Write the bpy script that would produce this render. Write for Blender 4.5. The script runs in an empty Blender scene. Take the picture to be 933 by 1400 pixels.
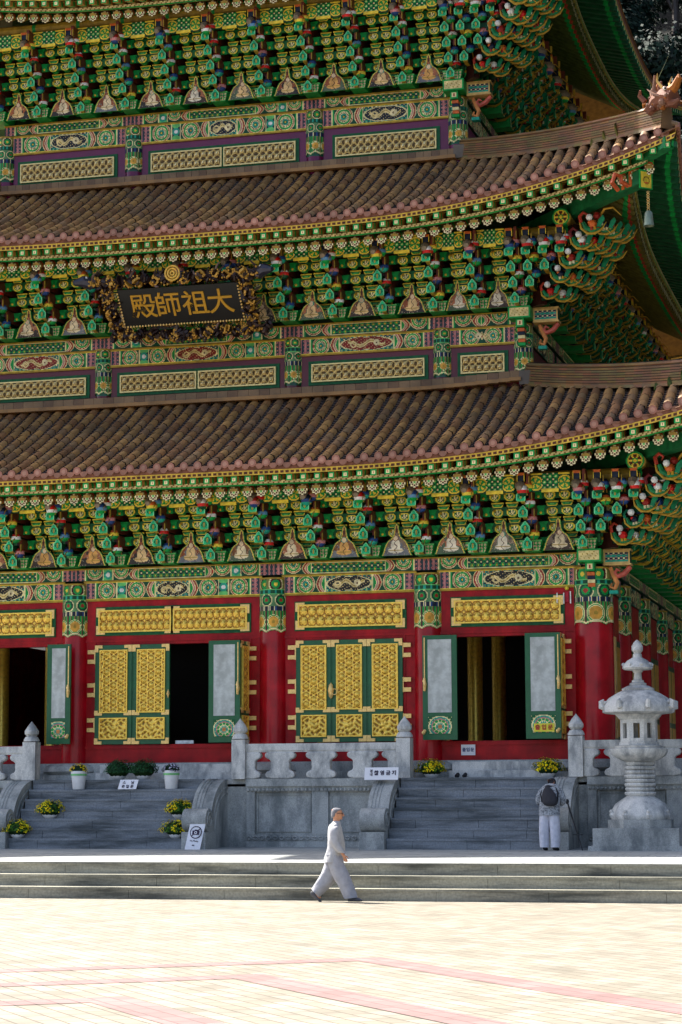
import bpy, bmesh, math, random
import numpy as np
from mathutils import Vector, Matrix
random.seed(7); np.random.seed(7)
S = bpy.context.scene; COL = S.collection
R = math.radians; PI = math.pi

# ---------------------------------------------------------------- helpers
def lin(h):
    h = h.lstrip('#'); o = []
    for i in (0, 2, 4):
        c = int(h[i:i+2], 16)/255
        o.append(c/12.92 if c <= .04045 else ((c+.055)/1.055)**2.4)
    return tuple(o)
K = dict(green=lin('#129a44'), dgreen=lin('#0d4a2c'), teal=lin('#1fa084'), cream=lin('#f6e3a0'), yellow=lin('#f2d040'),
         red=lin('#a8362a'), maroon=lin('#4a1018'), navy=lin('#1a2236'), orange=lin('#d8692c'), white=lin('#eeeae0'),
         pink=lin('#c8807c'), dark=lin('#1c120f'), brown=lin('#5a3422'), blue=lin('#27447c'), ochre=lin('#b08d2c'), lgreen=lin('#6cc46a'))
SRED = lin('#d8241e')

class MB:
    def __init__(s):
        s.v = []; s.f = []; s.c = []; s.m = []; s.T = None
    def _add(s, vs, fs, col, mat=0):
        b = len(s.v)
        if s.T is not None:
            T = s.T; vs = [tuple(T @ Vector(p)) for p in vs]
        s.v.extend(vs)
        for i, f in enumerate(fs):
            s.f.append(tuple(b+k for k in f))
        if col and isinstance(col[0], (tuple, list, np.ndarray)): s.c.extend(col)
        else: s.c.extend([col]*len(fs))
        if isinstance(mat, int): s.m.extend([mat]*len(fs))
        else: s.m.extend(mat)
    def box(s, x0, x1, y0, y1, z0, z1, col=(1, 1, 1), mat=0, taper=1.0):
        cx, cy = (x0+x1)/2, (y0+y1)/2
        v = [(x0, y0, z0), (x1, y0, z0), (x1, y1, z0), (x0, y1, z0)]
        v += [(cx+(a-cx)*taper, cy+(b-cy)*taper, z1) for a, b, _ in v]
        s._add(v, [(0, 3, 2, 1), (4, 5, 6, 7), (0, 1, 5, 4), (1, 2, 6, 5), (2, 3, 7, 6), (3, 0, 4, 7)], col, mat)
    def bar(s, p, q, w, h, col=(1, 1, 1), mat=0, up=(0, 0, 1)):
        p = Vector(p); q = Vector(q); d = (q-p).normalized(); sd = d.cross(Vector(up)).normalized()*w/2; u = sd.cross(d).normalized()*h/2
        v = [tuple(a+i*sd+j*u) for a in (p, q) for i, j in ((-1, -1), (1, -1), (1, 1), (-1, 1))]
        s._add(v, [(0, 1, 2, 3), (7, 6, 5, 4), (0, 4, 5, 1), (1, 5, 6, 2), (2, 6, 7, 3), (3, 7, 4, 0)], col, mat)
    def prism(s, poly, O, A, B, N, th, col, side=None, mat=0):
        O, A, B, N = map(Vector, (O, A, B, N)); n = len(poly)
        fr = [tuple(O+A*a+B*b+N*th) for a, b in poly]; bk = [tuple(O+A*a+B*b) for a, b in poly]
        fs = [tuple(range(n)), tuple(range(2*n-1, n-1, -1))]+[(i, n+i, n+(i+1) % n, (i+1) % n) for i in range(n)]
        s._add(fr+bk, fs, [col, col]+[side or col]*n, mat)
    def tube(s, pts, rad, n=6, col=(1, 1, 1), mat=0, cap=True, capcol=None):
        pts = [Vector(p) for p in pts]; m = len(pts)
        if not hasattr(rad, '__len__'): rad = [rad]*m
        vs = []; fs = []; cs = []; prev = None
        for i, p in enumerate(pts):
            d = (pts[min(i+1, m-1)]-pts[max(i-1, 0)])
            d = d.normalized() if d.length > 1e-9 else Vector((0, 0, 1))
            if prev is None:
                a = d.orthogonal().normalized()
                if abs(d.z) < .9: a = d.cross(Vector((0, 0, 1))).normalized()
            else:
                a = (prev-d*prev.dot(d)).normalized()
            prev = a; b = d.cross(a)
            for k in range(n):
                t = 2*PI*k/n
                vs.append(tuple(p+(a*math.cos(t)+b*math.sin(t))*rad[i]))
        fcol = (lambda i: col) if not callable(col) else col
        for i in range(m-1):
            for k in range(n):
                fs.append((i*n+k, i*n+(k+1) % n, (i+1)*n+(k+1) % n, (i+1)*n+k)); cs.append(fcol(i))
        if cap:
            fs.append(tuple(range(n-1, -1, -1))); cs.append(capcol or fcol(0))
            fs.append(tuple(range((m-1)*n, m*n))); cs.append(capcol or fcol(m-2))
        s._add(vs, fs, cs, mat)
    def lathe(s, prof, n=16, c=(0, 0, 0), col=(1, 1, 1), mat=0, sx=1, sy=1, mod=None):
        vs = []; fs = []; cs = []
        for i, (r, z) in enumerate(prof):
            for k in range(n):
                t = 2*PI*(k+.5)/n; rr = r*(mod(t, z) if mod else 1)
                vs.append((c[0]+rr*math.cos(t)*sx, c[1]+rr*math.sin(t)*sy, c[2]+z))
        for i in range(len(prof)-1):
            for k in range(n):
                fs.append((i*n+k, i*n+(k+1) % n, (i+1)*n+(k+1) % n, (i+1)*n+k))
                cs.append(col((prof[i][1]+prof[i+1][1])/2) if callable(col) else col)
        for i, o in ((0, -1), (len(prof)-1, 1)):
            if prof[i][0] > 1e-4:
                r = tuple(range(i*n, i*n+n)); fs.append(r if o > 0 else r[::-1]); cs.append(col(prof[i][1]) if callable(col) else col)
        s._add(vs, fs, cs, mat)
    def ball(s, c, r, n=10, col=(1, 1, 1), mat=0, sx=1, sy=1, sz=1):
        m = max(4, n//2); pr = [(max(r*math.sin(PI*i/m), 1e-5), -r*math.cos(PI*i/m)*sz) for i in range(m+1)]
        s.lathe(pr, n, c, col, mat, sx, sy)
    def grid(s, O, U, V, w, h, res, fn, hf=None, mask=None, mat=0, curve=None):
        """painted sheet: fn(u,v) in metres -> (N,3) colours, hf = relief along U x V"""
        nu = max(1, int(round(w/res))); nv = max(1, int(round(h/res)))
        us = np.linspace(0, w, nu+1); vs_ = np.linspace(0, h, nv+1)
        uu, vv = np.meshgrid(us, vs_); O = np.array(O, float); U = np.array(U, float); V = np.array(V, float); N = np.cross(U, V)
        if curve is not None: P = curve(uu.ravel(), vv.ravel())
        else:
            P = O+uu.reshape(-1, 1)*U+vv.reshape(-1, 1)*V
            if hf is not None: P = P+hf(uu.ravel(), vv.ravel()).reshape(-1, 1)*N
        cu, cv = np.meshgrid((us[1:]+us[:-1])/2, (vs_[1:]+vs_[:-1])/2); cu = cu.ravel(); cv = cv.ravel()
        C = fn(cu, cv) if callable(fn) else np.tile(np.array(fn), (len(cu), 1))
        i = np.arange(nu*nv); q = (i//nu)*(nu+1)+i % nu
        F = np.stack([q, q+1, q+nu+2, q+nu+1], 1)
        if mask is not None:
            k = mask(cu, cv); F = F[k]; C = C[k]
        s._add([tuple(p) for p in P.tolist()], F.tolist(), [tuple(c) for c in C.tolist()], mat)
    def surf(s, P, col, mat=0, flip=False):
        """P: list of rows of points; col: colour or fn(i,j)"""
        n = len(P[0]); vs = [tuple(p) for r in P for p in r]; fs = []; cs = []
        for i in range(len(P)-1):
            for j in range(n-1):
                f = (i*n+j, i*n+j+1, (i+1)*n+j+1, (i+1)*n+j)
                fs.append(f[::-1] if flip else f); cs.append(col(i, j) if callable(col) else col)
        s._add(vs, fs, cs, mat)

WL = {}
def build(name, mb, mats, parent=None, origin=None, smooth=True, ang=32):
    if origin is None: origin = WL[parent] if parent else Vector((0, 0, 0))
    origin = Vector(origin); me = bpy.data.meshes.new(name)
    n = len(mb.v); v = np.array(mb.v, np.float32)-np.array(origin, np.float32)
    tot = np.array([len(f) for f in mb.f], np.int32); loops = np.fromiter((i for f in mb.f for i in f), np.int32)
    me.vertices.add(n); me.vertices.foreach_set('co', v.ravel())
    me.loops.add(len(loops)); me.loops.foreach_set('vertex_index', loops)
    me.polygons.add(len(tot)); me.polygons.foreach_set('loop_start', np.concatenate([[0], np.cumsum(tot)[:-1]]).astype(np.int32))
    if not isinstance(mats, (list, tuple)): mats = [mats]
    for m in mats: me.materials.append(m)
    me.polygons.foreach_set('material_index', np.array(mb.m, np.int32))
    me.update(calc_edges=True)
    c = np.ones((len(tot), 4), np.float32); c[:, :3] = np.array(mb.c, np.float32)
    a = me.color_attributes.new('Col', 'FLOAT_COLOR', 'CORNER'); a.data.foreach_set('color', np.repeat(c, tot, 0).ravel())
    if not smooth: me.shade_flat()
    else:
        me.shade_smooth(); me.set_sharp_from_angle(angle=R(ang))
    me.validate()
    o = bpy.data.objects.new(name, me); COL.objects.link(o)
    WL[o] = origin
    if parent: o.parent = parent; o.location = origin-WL[parent]
    else: o.location = origin
    return o
def empty(name, loc, rz=0):
    o = bpy.data.objects.new(name, None); COL.objects.link(o); o.location = loc; o.rotation_euler.z = rz; o.empty_display_size = .2
    WL[o] = Vector(loc); return o
def tag(o, label=None, cat=None, group=None, kind=None):
    for k, x in (('label', label), ('category', cat), ('group', group), ('kind', kind)):
        if x: o[k] = x
    return o
def copy_tree(o, parent=None):
    c = o.copy(); COL.objects.link(c); c.parent = parent; WL[c] = WL[o].copy()
    for k in ('label', 'group', 'category'):
        pass
    for ch in [x for x in bpy.data.objects if x.parent == o]: copy_tree(ch, c)
    return c
def fixnormals(o):
    bm = bmesh.new(); bm.from_mesh(o.data); bmesh.ops.recalc_face_normals(bm, faces=bm.faces); bm.to_mesh(o.data); bm.free(); return o
def text_obj(name, body, size, mat, parent, M, ext=.004, font_bold=0):
    c = bpy.data.curves.new(name, 'FONT'); c.body = body; c.size = size; c.align_x = 'CENTER'; c.align_y = 'CENTER'; c.extrude = ext; c.offset = font_bold
    t = bpy.data.objects.new(name, c); COL.objects.link(t)
    dg = bpy.context.evaluated_depsgraph_get(); me = bpy.data.meshes.new_from_object(t.evaluated_get(dg))
    bpy.data.objects.remove(t); me.materials.clear(); me.materials.append(mat)
    o = bpy.data.objects.new(name, me); COL.objects.link(o); o.parent = parent; o.matrix_local = M; return o

# ---------------------------------------------------------------- materials
def newmat(name):
    m = bpy.data.materials.new(name); m.use_nodes = True; nt = m.node_tree; return m, nt, nt.nodes['Principled BSDF']
def mk(name, col=None, rough=.6, metal=0, nscale=3, namt=.25, bump=0, bscale=40, vcol=False, spec=.5, stain=None, coords='Object', coat=0):
    m, nt, b = newmat(name); N = nt.nodes; L = nt.links
    b.inputs['Roughness'].default_value = rough; b.inputs['Metallic'].default_value = metal; b.inputs['Specular IOR Level'].default_value = spec
    b.inputs['Coat Weight'].default_value = coat; b.inputs['Coat Roughness'].default_value = .1
    tc = N.new('ShaderNodeNewGeometry' if coords == 'World' else 'ShaderNodeTexCoord'); out = tc.outputs['Position' if coords == 'World' else 'Object']
    no = N.new('ShaderNodeTexNoise'); no.inputs['Scale'].default_value = nscale; no.inputs['Detail'].default_value = 6; L.new(out, no.inputs['Vector'])
    mr = N.new('ShaderNodeMapRange'); mr.inputs[1].default_value = .3; mr.inputs[2].default_value = .7; mr.inputs[3].default_value = 1-namt; mr.inputs[4].default_value = 1+namt*.5
    L.new(no.outputs['Fac'], mr.inputs[0])
    mx = N.new('ShaderNodeMix'); mx.data_type = 'RGBA'; mx.blend_type = 'MULTIPLY'; mx.inputs[0].default_value = 1
    if vcol:
        at = N.new('ShaderNodeAttribute'); at.attribute_name = 'Col'; L.new(at.outputs['Color'], mx.inputs[6])
    else: mx.inputs[6].default_value = (*col, 1)
    L.new(mr.outputs[0], mx.inputs[7]); last = mx.outputs[2]
    if stain:
        n2 = N.new('ShaderNodeTexNoise'); n2.inputs['Scale'].default_value = stain[1]; n2.inputs['Detail'].default_value = 8; n2.inputs['Roughness'].default_value = .65
        mp = N.new('ShaderNodeMapping'); mp.inputs['Scale'].default_value = stain[3] if len(stain) > 3 else (1, 1, 1); L.new(out, mp.inputs[0]); L.new(mp.outputs[0], n2.inputs['Vector'])
        r2 = N.new('ShaderNodeMapRange'); r2.inputs[1].default_value = .44; r2.inputs[2].default_value = .62; L.new(n2.outputs['Fac'], r2.inputs[0])
        m2 = N.new('ShaderNodeMix'); m2.data_type = 'RGBA'; m2.inputs[7].default_value = (*stain[0], 1); L.new(last, m2.inputs[6])
        ml = N.new('ShaderNodeMath'); ml.operation = 'MULTIPLY'; ml.inputs[1].default_value = stain[2]; L.new(r2.outputs[0], ml.inputs[0]); L.new(ml.outputs[0], m2.inputs[0]); last = m2.outputs[2]
    L.new(last, b.inputs['Base Color'])
    if bump:
        n3 = N.new('ShaderNodeTexNoise'); n3.inputs['Scale'].default_value = bscale; n3.inputs['Detail'].default_value = 4; L.new(out, n3.inputs['Vector'])
        bp = N.new('ShaderNodeBump'); bp.inputs['Strength'].default_value = bump; bp.inputs['Distance'].default_value = .02; L.new(n3.outputs['Fac'], bp.inputs['Height']); L.new(bp.outputs[0], b.inputs['Normal'])
    return m
PAINT = mk('painted_wood', rough=.45, vcol=True, nscale=7, namt=.4, spec=.25)
GLOSS = mk('red_lacquer', vcol=True, rough=.24, nscale=2.2, namt=.35, spec=.35)
WALLRED = mk('red_painted_wall', lin('#ab151a'), rough=.42, spec=.2, nscale=3.5, namt=.35, stain=(lin('#6a0c12'), 2.0, .45, (1, 1, .3)))
GOLD = mk('gilded_metal', vcol=True, rough=.32, metal=.45, nscale=14, namt=.25)
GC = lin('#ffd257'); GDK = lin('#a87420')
GILT = mk('gilded_wood', vcol=True, rough=.4, metal=.35, nscale=10, namt=.3)
TILE = mk('roof_tile', vcol=True, rough=.6, spec=.25, nscale=1.2, namt=.3, stain=(lin('#4a443c'), 2.2, .3, (1, .35, 1)), bump=.25, bscale=30)
STONE = mk('grey_granite', lin('#acada8'), rough=.7, nscale=38, namt=.3, stain=(lin('#4e5658'), 1.6, .75, (1, 1, .45)), bump=.15, bscale=60, coords='World')
STONEL = mk('pale_granite', lin('#cfcdc6'), rough=.65, nscale=55, namt=.28, stain=(lin('#6c7072'), 3.2, .75, (1, 1, .45)), bump=.2, bscale=50, coords='World')
FSTEP = mk('olive_step_stone', lin('#9e9a88'), rough=.75, nscale=22, namt=.25, stain=(lin('#3e3f38'), .9, .9, (.4, 1, 3.5)), bump=.2, bscale=40, coords='World')  # olive-tinted stone of the front steps, with dark stains
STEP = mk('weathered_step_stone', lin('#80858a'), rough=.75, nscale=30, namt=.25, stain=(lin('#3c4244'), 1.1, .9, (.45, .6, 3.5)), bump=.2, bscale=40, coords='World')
GENERIC = mk('generic_colour', vcol=True, rough=.6, nscale=14, namt=.18)
CLOTH = mk('grey_cloth', vcol=True, rough=.85, nscale=12, namt=.15, bump=.9, bscale=7)
SKIN = mk('skin', lin('#c48a68'), rough=.5, nscale=20, namt=.12)
LEAF = mk('foliage', vcol=True, rough=.75, spec=.2, nscale=6, namt=.4)
PAPERM = mk('door_paper', lin('#b4b6ae'), rough=.8, spec=.1, nscale=2.2, namt=.2, stain=(lin('#dcdfd8'), 4.5, .5))
BLACKM = mk('black_lacquer', lin('#08090b'), rough=.4)
INKM = mk('dark_ink', lin('#241436'), rough=.7)
# ---------------------------------------------------------------- painted patterns (paint on the wood itself)
def sel(C, m, c): C[m] = c
def base(u, c): return np.tile(np.array(c, float), (len(u), 1))
def head_motif(C, x, y, h, r0=0.0):
    """lotus head: x,y relative to the centre, h beam height"""
    r = np.hypot(x*1.05, y); a = np.arctan2(y, x)
    def ring(lo, hi, c): C[(r >= lo*h) & (r < hi*h)] = c
    ring(0, 9, K['dgreen']); ring(.86, .93, K['cream']); ring(.76, .86, K['red']); ring(.71, .76, K['cream'])
    ring(.58, .71, K['green']); ring(.53, .58, K['lgreen']); ring(.30, .53, K['cream'])
    t = (np.sin(a*16) > .1) & (r > .32*h) & (r < .50*h); C[t] = K['maroon']
    ring(.16, .30, K['teal']); ring(0, .08, K['yellow'])
def flowers(C, m, u, v, p, g, f, cc):
    U = (u/p) % 1-.5; V = (v/p) % 1-.5; r = np.hypot(U, V); a = np.arctan2(V, U)
    C[m] = g; C[m & (r < .40+.07*np.cos(6*a))] = f; C[m & (r < .27) & (np.cos(6*a) > .2)] = cc; C[m & (r < .1)] = K['yellow']
    U2 = ((u/p)+.5) % 1-.5; V2 = ((v/p)+.5) % 1-.5; C[m & (np.hypot(U2, V2) < .16)] = K['cream']
def beam_fn(L, h, lower, ground, seed=0):
    rs = np.random.RandomState(seed); ph = rs.rand()*6
    def fn(u, v):
        C = base(u, K['dgreen']); a = np.minimum(u, L-u); y = v-h/2; ext = a > 0
        # brocade block at the ends
        m = a < .30; U = (u/.1) % 1; V = (v/.1) % 1
        C[m] = lin('#31414a'); C[m & (np.abs(np.sin(a*26)) > .82)] = K['pink']; C[m & (np.abs(U-.5)+np.abs(V-.5) < .32)] = K['pink']; C[m & (np.abs(U-.5)+np.abs(V-.5) < .15)] = K['red']
        C[(a > .29) & (a < .32)] = K['cream']; C[(a > .32) & (a < .36)] = K['green']
        n = 2 if L > 4.3 else 1; x0 = .36; w = h*1.15 if lower else h*1.5
        for k in range(n):
            m = (a >= x0) & (a < x0+w); cx = x0+w*.5; D = C[m].copy()
            head_motif(D, (a[m]-cx), y[m] if lower else y[m]-h*.45, h*(.62 if lower else .95)); C[m] = D
            x0 += w
            if n == 2 and k == 0:
                m = (a >= x0) & (a < x0+.30); q = a-(x0+.15)
                C[m] = K['navy']; C[m & (np.abs(np.abs(y)-h*.42) < np.abs(.15-np.abs(q))*.8+.02)] = K['lgreen']
                C[m & (np.hypot(q, y) < .11)] = K['teal']; C[m & (np.hypot(q, y) < .055)] = K['white']; C[m & (np.abs(np.abs(q)-.13) < .014)] = K['cream']; x0 += .30
        # chevron arcs
        m = (a >= x0) & (a < x0+.26); q = a-x0+.10*np.cos(y/h*PI*1.0)-.08
        for lo, hi, c in ((-9, .03, 'dgreen'), (.03, .05, 'cream'), (.05, .10, 'red'), (.10, .12, 'cream'), (.12, .16, 'pink'), (.16, .18, 'cream'), (.18, 9, 'green')):
            C[m & (q >= lo) & (q < hi)] = K[c]
        x1 = x0+.24; m = a >= x1
        flowers(C, m, u, v, .11 if lower else .15, K['navy'] if lower else lin('#15303a'), K['teal'] if lower else K['green'], K['red'])
        C[(a >= x1) & (a < x1+.025)] = K['cream']
        hw = L/2-x1-.04; x = u-L/2
        if lower:
            e = (np.abs(x)/hw)**2.6+(np.abs(y)/(h*.43))**2.0
            wv = .06*np.cos(np.abs(x)/hw*9); C[e+wv < 1.0] = K['cream']; C[e+wv < .84] = ground
            hh = h*.36; t = x/hw
            s = np.abs(y-hh*.45*np.sin(t*7.5+ph)*(1-np.abs(t)*.4)) < hh*(.34-.14*np.abs(t)); body = s & (np.abs(t) < .72) & (np.abs(y) < hh*.9)
            C[body] = lin('#e9cf8e'); C[body & (np.abs(y-hh*.45*np.sin(t*7.5+ph)) < .012)] = K['ochre']
            hd = np.hypot((x-hw*.38), y-.01) < hh*.55; C[hd] = lin('#f0dca6'); C[np.hypot((x-hw*.38), y) < hh*.16] = K['brown']
            tl = (np.hypot(x+hw*.5, y+.02) < hh*.6) & (np.hypot(x+hw*.5, y+.02) > hh*.34); C[tl] = lin('#e9cf8e')
            fl = np.sin(x*60+ph*3)*np.sin(y*70+x*20) > .72; C[fl & (e < .75) & ~body] = lin('#d9bd7a')
        else:
            C[(a >= x1+.025) & (np.abs(y) > h*.43)] = K['cream']
        C[np.abs(y) > h*.475] = K['yellow'] if lower else K['green']
        return C
    return fn
def band_fn(w, h, lower_band=True):
    """column head painting: w = circumference, v up"""
    def fn(u, v):
        C = base(u, lin('#2c4a3c')); t = v/h; p = w/6; U = (u/p) % 1-.5; U3 = (u/(p*1.0)+.5) % 1-.5
        q = (u/(w/14)) % 1-.5
        # lowest: scalloped lappets with round gold medallions
        m = t < .42; sc = .10*(np.abs(U)*2)**2*0+.07*np.abs(np.sin(u/p*PI*2))
        C[m] = lin('#8d8a4c'); C[m & (np.abs(np.sin(u*34)) > .8)] = K['green']; C[m & (np.abs(np.sin(u*34+1)) > .93)] = K['maroon']
        V = (t-.22)*h; r = np.hypot(U*p, V); C[m & (r < p*.46)] = K['cream']; C[m & (r < p*.42)] = K['green']; C[m & (r < p*.37)] = K['cream']; C[m & (r < p*.34)] = lin('#e0a23c')
        C[m & (r < p*.10)] = K['ochre']
        e = t-(.035+.045*np.abs(np.sin(u/p*PI))); C[(e < .03) & (e > 0)] = K['cream']
        m = (t >= .42) & (t < .5); C[m] = K['navy']; C[m & (np.abs(q) < .2)] = K['cream']; C[m & (np.abs(q) < .1)] = K['blue']
        m = (t >= .5) & (t < .70); C[m] = lin('#5f8a58'); V = (t-.60)*h; r = np.hypot(U3*p, V)
        C[m & (r < p*.42)] = K['cream']; C[m & (r < p*.36)] = K['dgreen']; C[m & (r < p*.22)] = K['green']; C[m & (r < p*.12)] = K['red']
        C[(t >= .70) & (t < .79)] = K['dgreen']; C[(t >= .71) & (t < .78) & (np.abs(q) < .16)] = K['teal']; C[(np.abs(t-.70) < .008) | (np.abs(t-.79) < .008)] = K['lgreen']
        m = t >= .79; C[m] = lin('#7c7a3a'); U4 = (u/(p*1.3)) % 1-.5; V = (t-.88)*h; r = np.hypot(U4*p*1.3, V)
        C[m & (r < p*.5)] = K['cream']; C[m & (r < p*.42)] = K['maroon']; C[m & (r < p*.3)] = K['green']; C[m & (r < p*.12)] = K['yellow']
        C[(t > .965)] = K['ochre']
        return C
    mask = (lambda u, v: v/h > .02+.045*np.abs(np.sin(u/(w/6)*PI))) if lower_band else None
    return fn, mask
def monk_fn(w, h, seed):
    rs = np.random.RandomState(seed)
    g1 = [lin('#b8683a'), lin('#9a5430'), lin('#8a7460'), lin('#b8704a'), lin('#8a5a38')][rs.randint(5)]
    g2 = [lin('#4a3a2e'), lin('#7a7a7c'), lin('#5b6a50'), lin('#3c3630')][rs.randint(4)]
    robe = [lin('#f0c88a'), lin('#f4dcae'), lin('#e8ac5c'), lin('#f2e2c4')][rs.randint(4)]; sh = (rs.rand()-.5)*.12
    def hw(t): return np.interp(t, [0, .08, .2, .34, .43, .50, .58, .70, .88, 1.0], [.5, .455, .42, .36, .30, .20, .125, .10, .075, .0])*w
    def mask(u, v): return np.abs(u-w/2) < hw(v/h)
    def fn(u, v):
        x = u-w/2; t = v/h; d = hw(t)-np.abs(x); C = base(u, g1)
        n = np.sin(x*23+seed)+np.sin(v*31+x*11+seed*2)+np.sin(x*51-v*17); C[n > .9] = g2; C[(t < .2+.04*np.sin(x*18+seed))] = g2
        C[(np.abs(n) < .07) & (t < .4)] = lin('#c9b894')
        X = x-sh*w
        bd = ((X/(w*.155))**2+((t-.30)/.20)**2 < 1); lap = ((X/(w*.25))**2+((t-.15)/.085)**2 < 1)
        C[lap | bd] = robe; C[(bd | lap) & (np.abs(X-.03*np.sin(t*30)) < .010)] = K['brown']; C[lap & (np.abs(t-.15) < .012)] = K['ochre']
        C[((X/(w*.10))**2+((t-.52)/.085)**2 < 1)] = K['teal'] if rs_h else lin('#7a4a3a')
        C[((X/(w*.07))**2+((t-.52)/.075)**2 < 1)] = lin('#f0cfa2')
        C[d < .05] = K['maroon']; C[d < .04] = lin('#ecc85a'); C[d < .012] = K['green']; C[(t > .68) & (d > .045)] = lin('#6a3a2a')
        return C
    rs_h = rs.rand() > .5
    return fn, mask, hw
def disc_fn(r0):
    def fn(u, v):
        x = u-r0; y = v-r0; r = np.hypot(x, y)/r0; a = np.arctan2(y, x); C = base(u, lin('#5a2c18'))
        C[(np.abs(r-(.66+.20*np.abs(np.cos(4*a)))) < .12)] = lin('#fbeebb'); C[(r < .36) & (r > .2)] = lin('#fbeebb'); C[r < .22] = K['lgreen']; C[(np.abs(np.sin(4*a)) > .93) & (r > .3) & (r < .7)] = lin('#fbeebb')
        return C
    return fn, (lambda u, v: np.hypot(u-r0, v-r0) < r0*(.86+.16*np.abs(np.cos(4*np.arctan2(v-r0, u-r0)))))
def square_fn(s):
    def fn(u, v):
        e = np.minimum(np.minimum(u, s-u), np.minimum(v, s-v))/s; C = base(u, K['green']); C[e > .2] = K['cream']; C[(np.abs(u-s/2) < s*.08) & (e > .28)] = K['red']; return C
    return fn
def leaf_fn(w, h):
    hwf = lambda t: np.interp(t, [0, .1, .55, 1], [.36, .5, .5, .04])*w
    def fn(u, v):
        x = u-w/2; d = hwf(v/h)-np.abs(x); C = base(u, lin('#1db574')); C[d < .018] = lin('#8ae0a0'); r = np.hypot(x, v-h*.42)
        C[(r < w*.30) & (r > w*.20)] = lin('#0d5a34'); C[(np.abs(x) < w*.06) & (v < h*.6) & (v > h*.2)] = K['ochre']; C[(v < h*.1)] = K['lgreen']; return C
    return fn, (lambda u, v: np.abs(u-w/2) < hwf(v/h))
def chunk_fn(w, h):
    def shape(x, t): return np.where(t > .62, np.abs(x) < w*(.36+.14*(t-.62)/.38), np.where(t > .54, np.abs(x) < w*.26, np.hypot(x/(w*.44), (t-.28)/.30) < 1))
    def fn(u, v):
        x = u-w/2; t = v/h; C = base(u, K['green']); top = t > .62
        C[top & ((t > .9) | (t < .70) | (np.abs(x) > w*(.28+.14*(t-.62)/.38)))] = K['yellow']; C[top & (np.abs(t-.79) < .05) & (np.abs(x) < w*.2)] = K['lgreen']
        r = np.hypot(x/(w*.44), (t-.28)/.30); a = np.arctan2(t-.12, x/w)
        C[~top & (r < .99) & (r > .70)] = K['yellow']; C[~top & (r < .60)] = K['cream']; C[~top & (r < .60) & (np.abs(np.sin(a*3.5)) > .75)] = K['dgreen']; C[(t > .52) & (t < .62)] = K['dgreen']
        return C
    return fn, (lambda u, v: shape(u-w/2, v/h))
def frieze_fn(w, h):
    def fn(u, v):
        x = u-w/2; C = base(u, K['green']); m = np.abs(x) < .20
        flowers(C, m, x+.2, v, .135, K['dgreen'], K['green'], K['red'] if False else K['lgreen']); C[m & (np.hypot(((x+.2)/.135) % 1-.5, (v/.135) % 1-.5) < .15)] = K['cream']
        C[m & (v < .055)] = K['yellow']; C[(np.abs(np.abs(x)-.20) < .014)] = K['yellow']
        q = ~m; cx = np.abs(x)-.34; r = np.hypot(cx, v-h*.45); a = np.arctan2(v-h*.45, cx)
        C[q] = K['dgreen']; C[q & (r < .175) & (r > .14)] = K['yellow']; C[q & (r < .13)] = K['green']; C[q & (r < .12) & (np.sin(a*5) > .1) & (r > .03)] = K['yellow']; C[q & (v > h*.9)] = K['yellow']
        return C
    return fn
# ---------------------------------------------------------------- bracket set (local: x along wall, -y outwards, z up from the beam top)
def nose(mb, x, o, z, ball, leaf=True):
    poly = [(-.02, -.06), (-o+.22, -.17), (-o+.05, -.15), (-o-.03, -.04), (-o+.02, .10), (-o+.12, .02), (-o+.3, .04), (-.02, .12)]
    mb.prism(poly, (x-.055, 0, z), (0, 1, 0), (0, 0, 1), (1, 0, 0), .11, lin('#0e4a2c'), K['ochre'])
    if leaf:
        w, h = .22, .28; fn, mk_ = leaf_fn(w, h)
        mb.box(x-.105, x+.045, -o-.035, -o+.01, z-.13, z+.07, lin('#14824a'))
        mb.grid((x-.03-w/2, -o-.045, z-.15), (1, 0, 0), (0, 0, 1), w, h, .019, fn, mask=mk_)
    cols = ball
    mb.ball((x+.13, -o+.02, z+.19), .13, 10, (lambda zz: cols[0] if zz > .03 else (cols[1] if zz > -.035 else cols[2])), sz=1.0)
    mb.tube([(x+.15, -o+.34, z+.03), (x+.15, -o+.14, z+.20), (x+.15, -o-.05, z+.20), (x+.15, -o-.2, z+.10), (x+.15, -o-.28, z+.0)], [.018, .016, .014, .012, .005], 5, lin('#a8802c'))
BALLS = [(SRED, K['white'], K['green']), (K['blue'], lin('#5f8fb0'), K['green']), (K['orange'], K['yellow'], K['green']), (K['white'], SRED, K['dgreen']), (lin('#9a2418'), K['pink'], K['blue']), (K['navy'], K['blue'], K['teal'])]
def chunk(mb, x, o, z):
    w, h = .30, .345; fn, m = chunk_fn(w, h)
    mb.box(x-.115, x+.115, -o, -o+.20, z+.19, z+.30, lin('#0c6a34'), taper=1.15)
    mb.lathe([(.1, -.075), (.1, .075)], 8, (0, 0, 0), K['green']) if False else None
    mb.prism([(-.12, .10), (-.07, .0), (.0, -.02), (.07, .0), (.12, .10), (.075, .19), (-.075, .19)], (x, -o+.18, z), (1, 0, 0), (0, 0, 1), (0, -1, 0), .18, K['green'])
    mb.grid((x-w/2, -o-.012, z-.01), (1, 0, 0), (0, 0, 1), w, h, .02, fn, mask=m)
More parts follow.
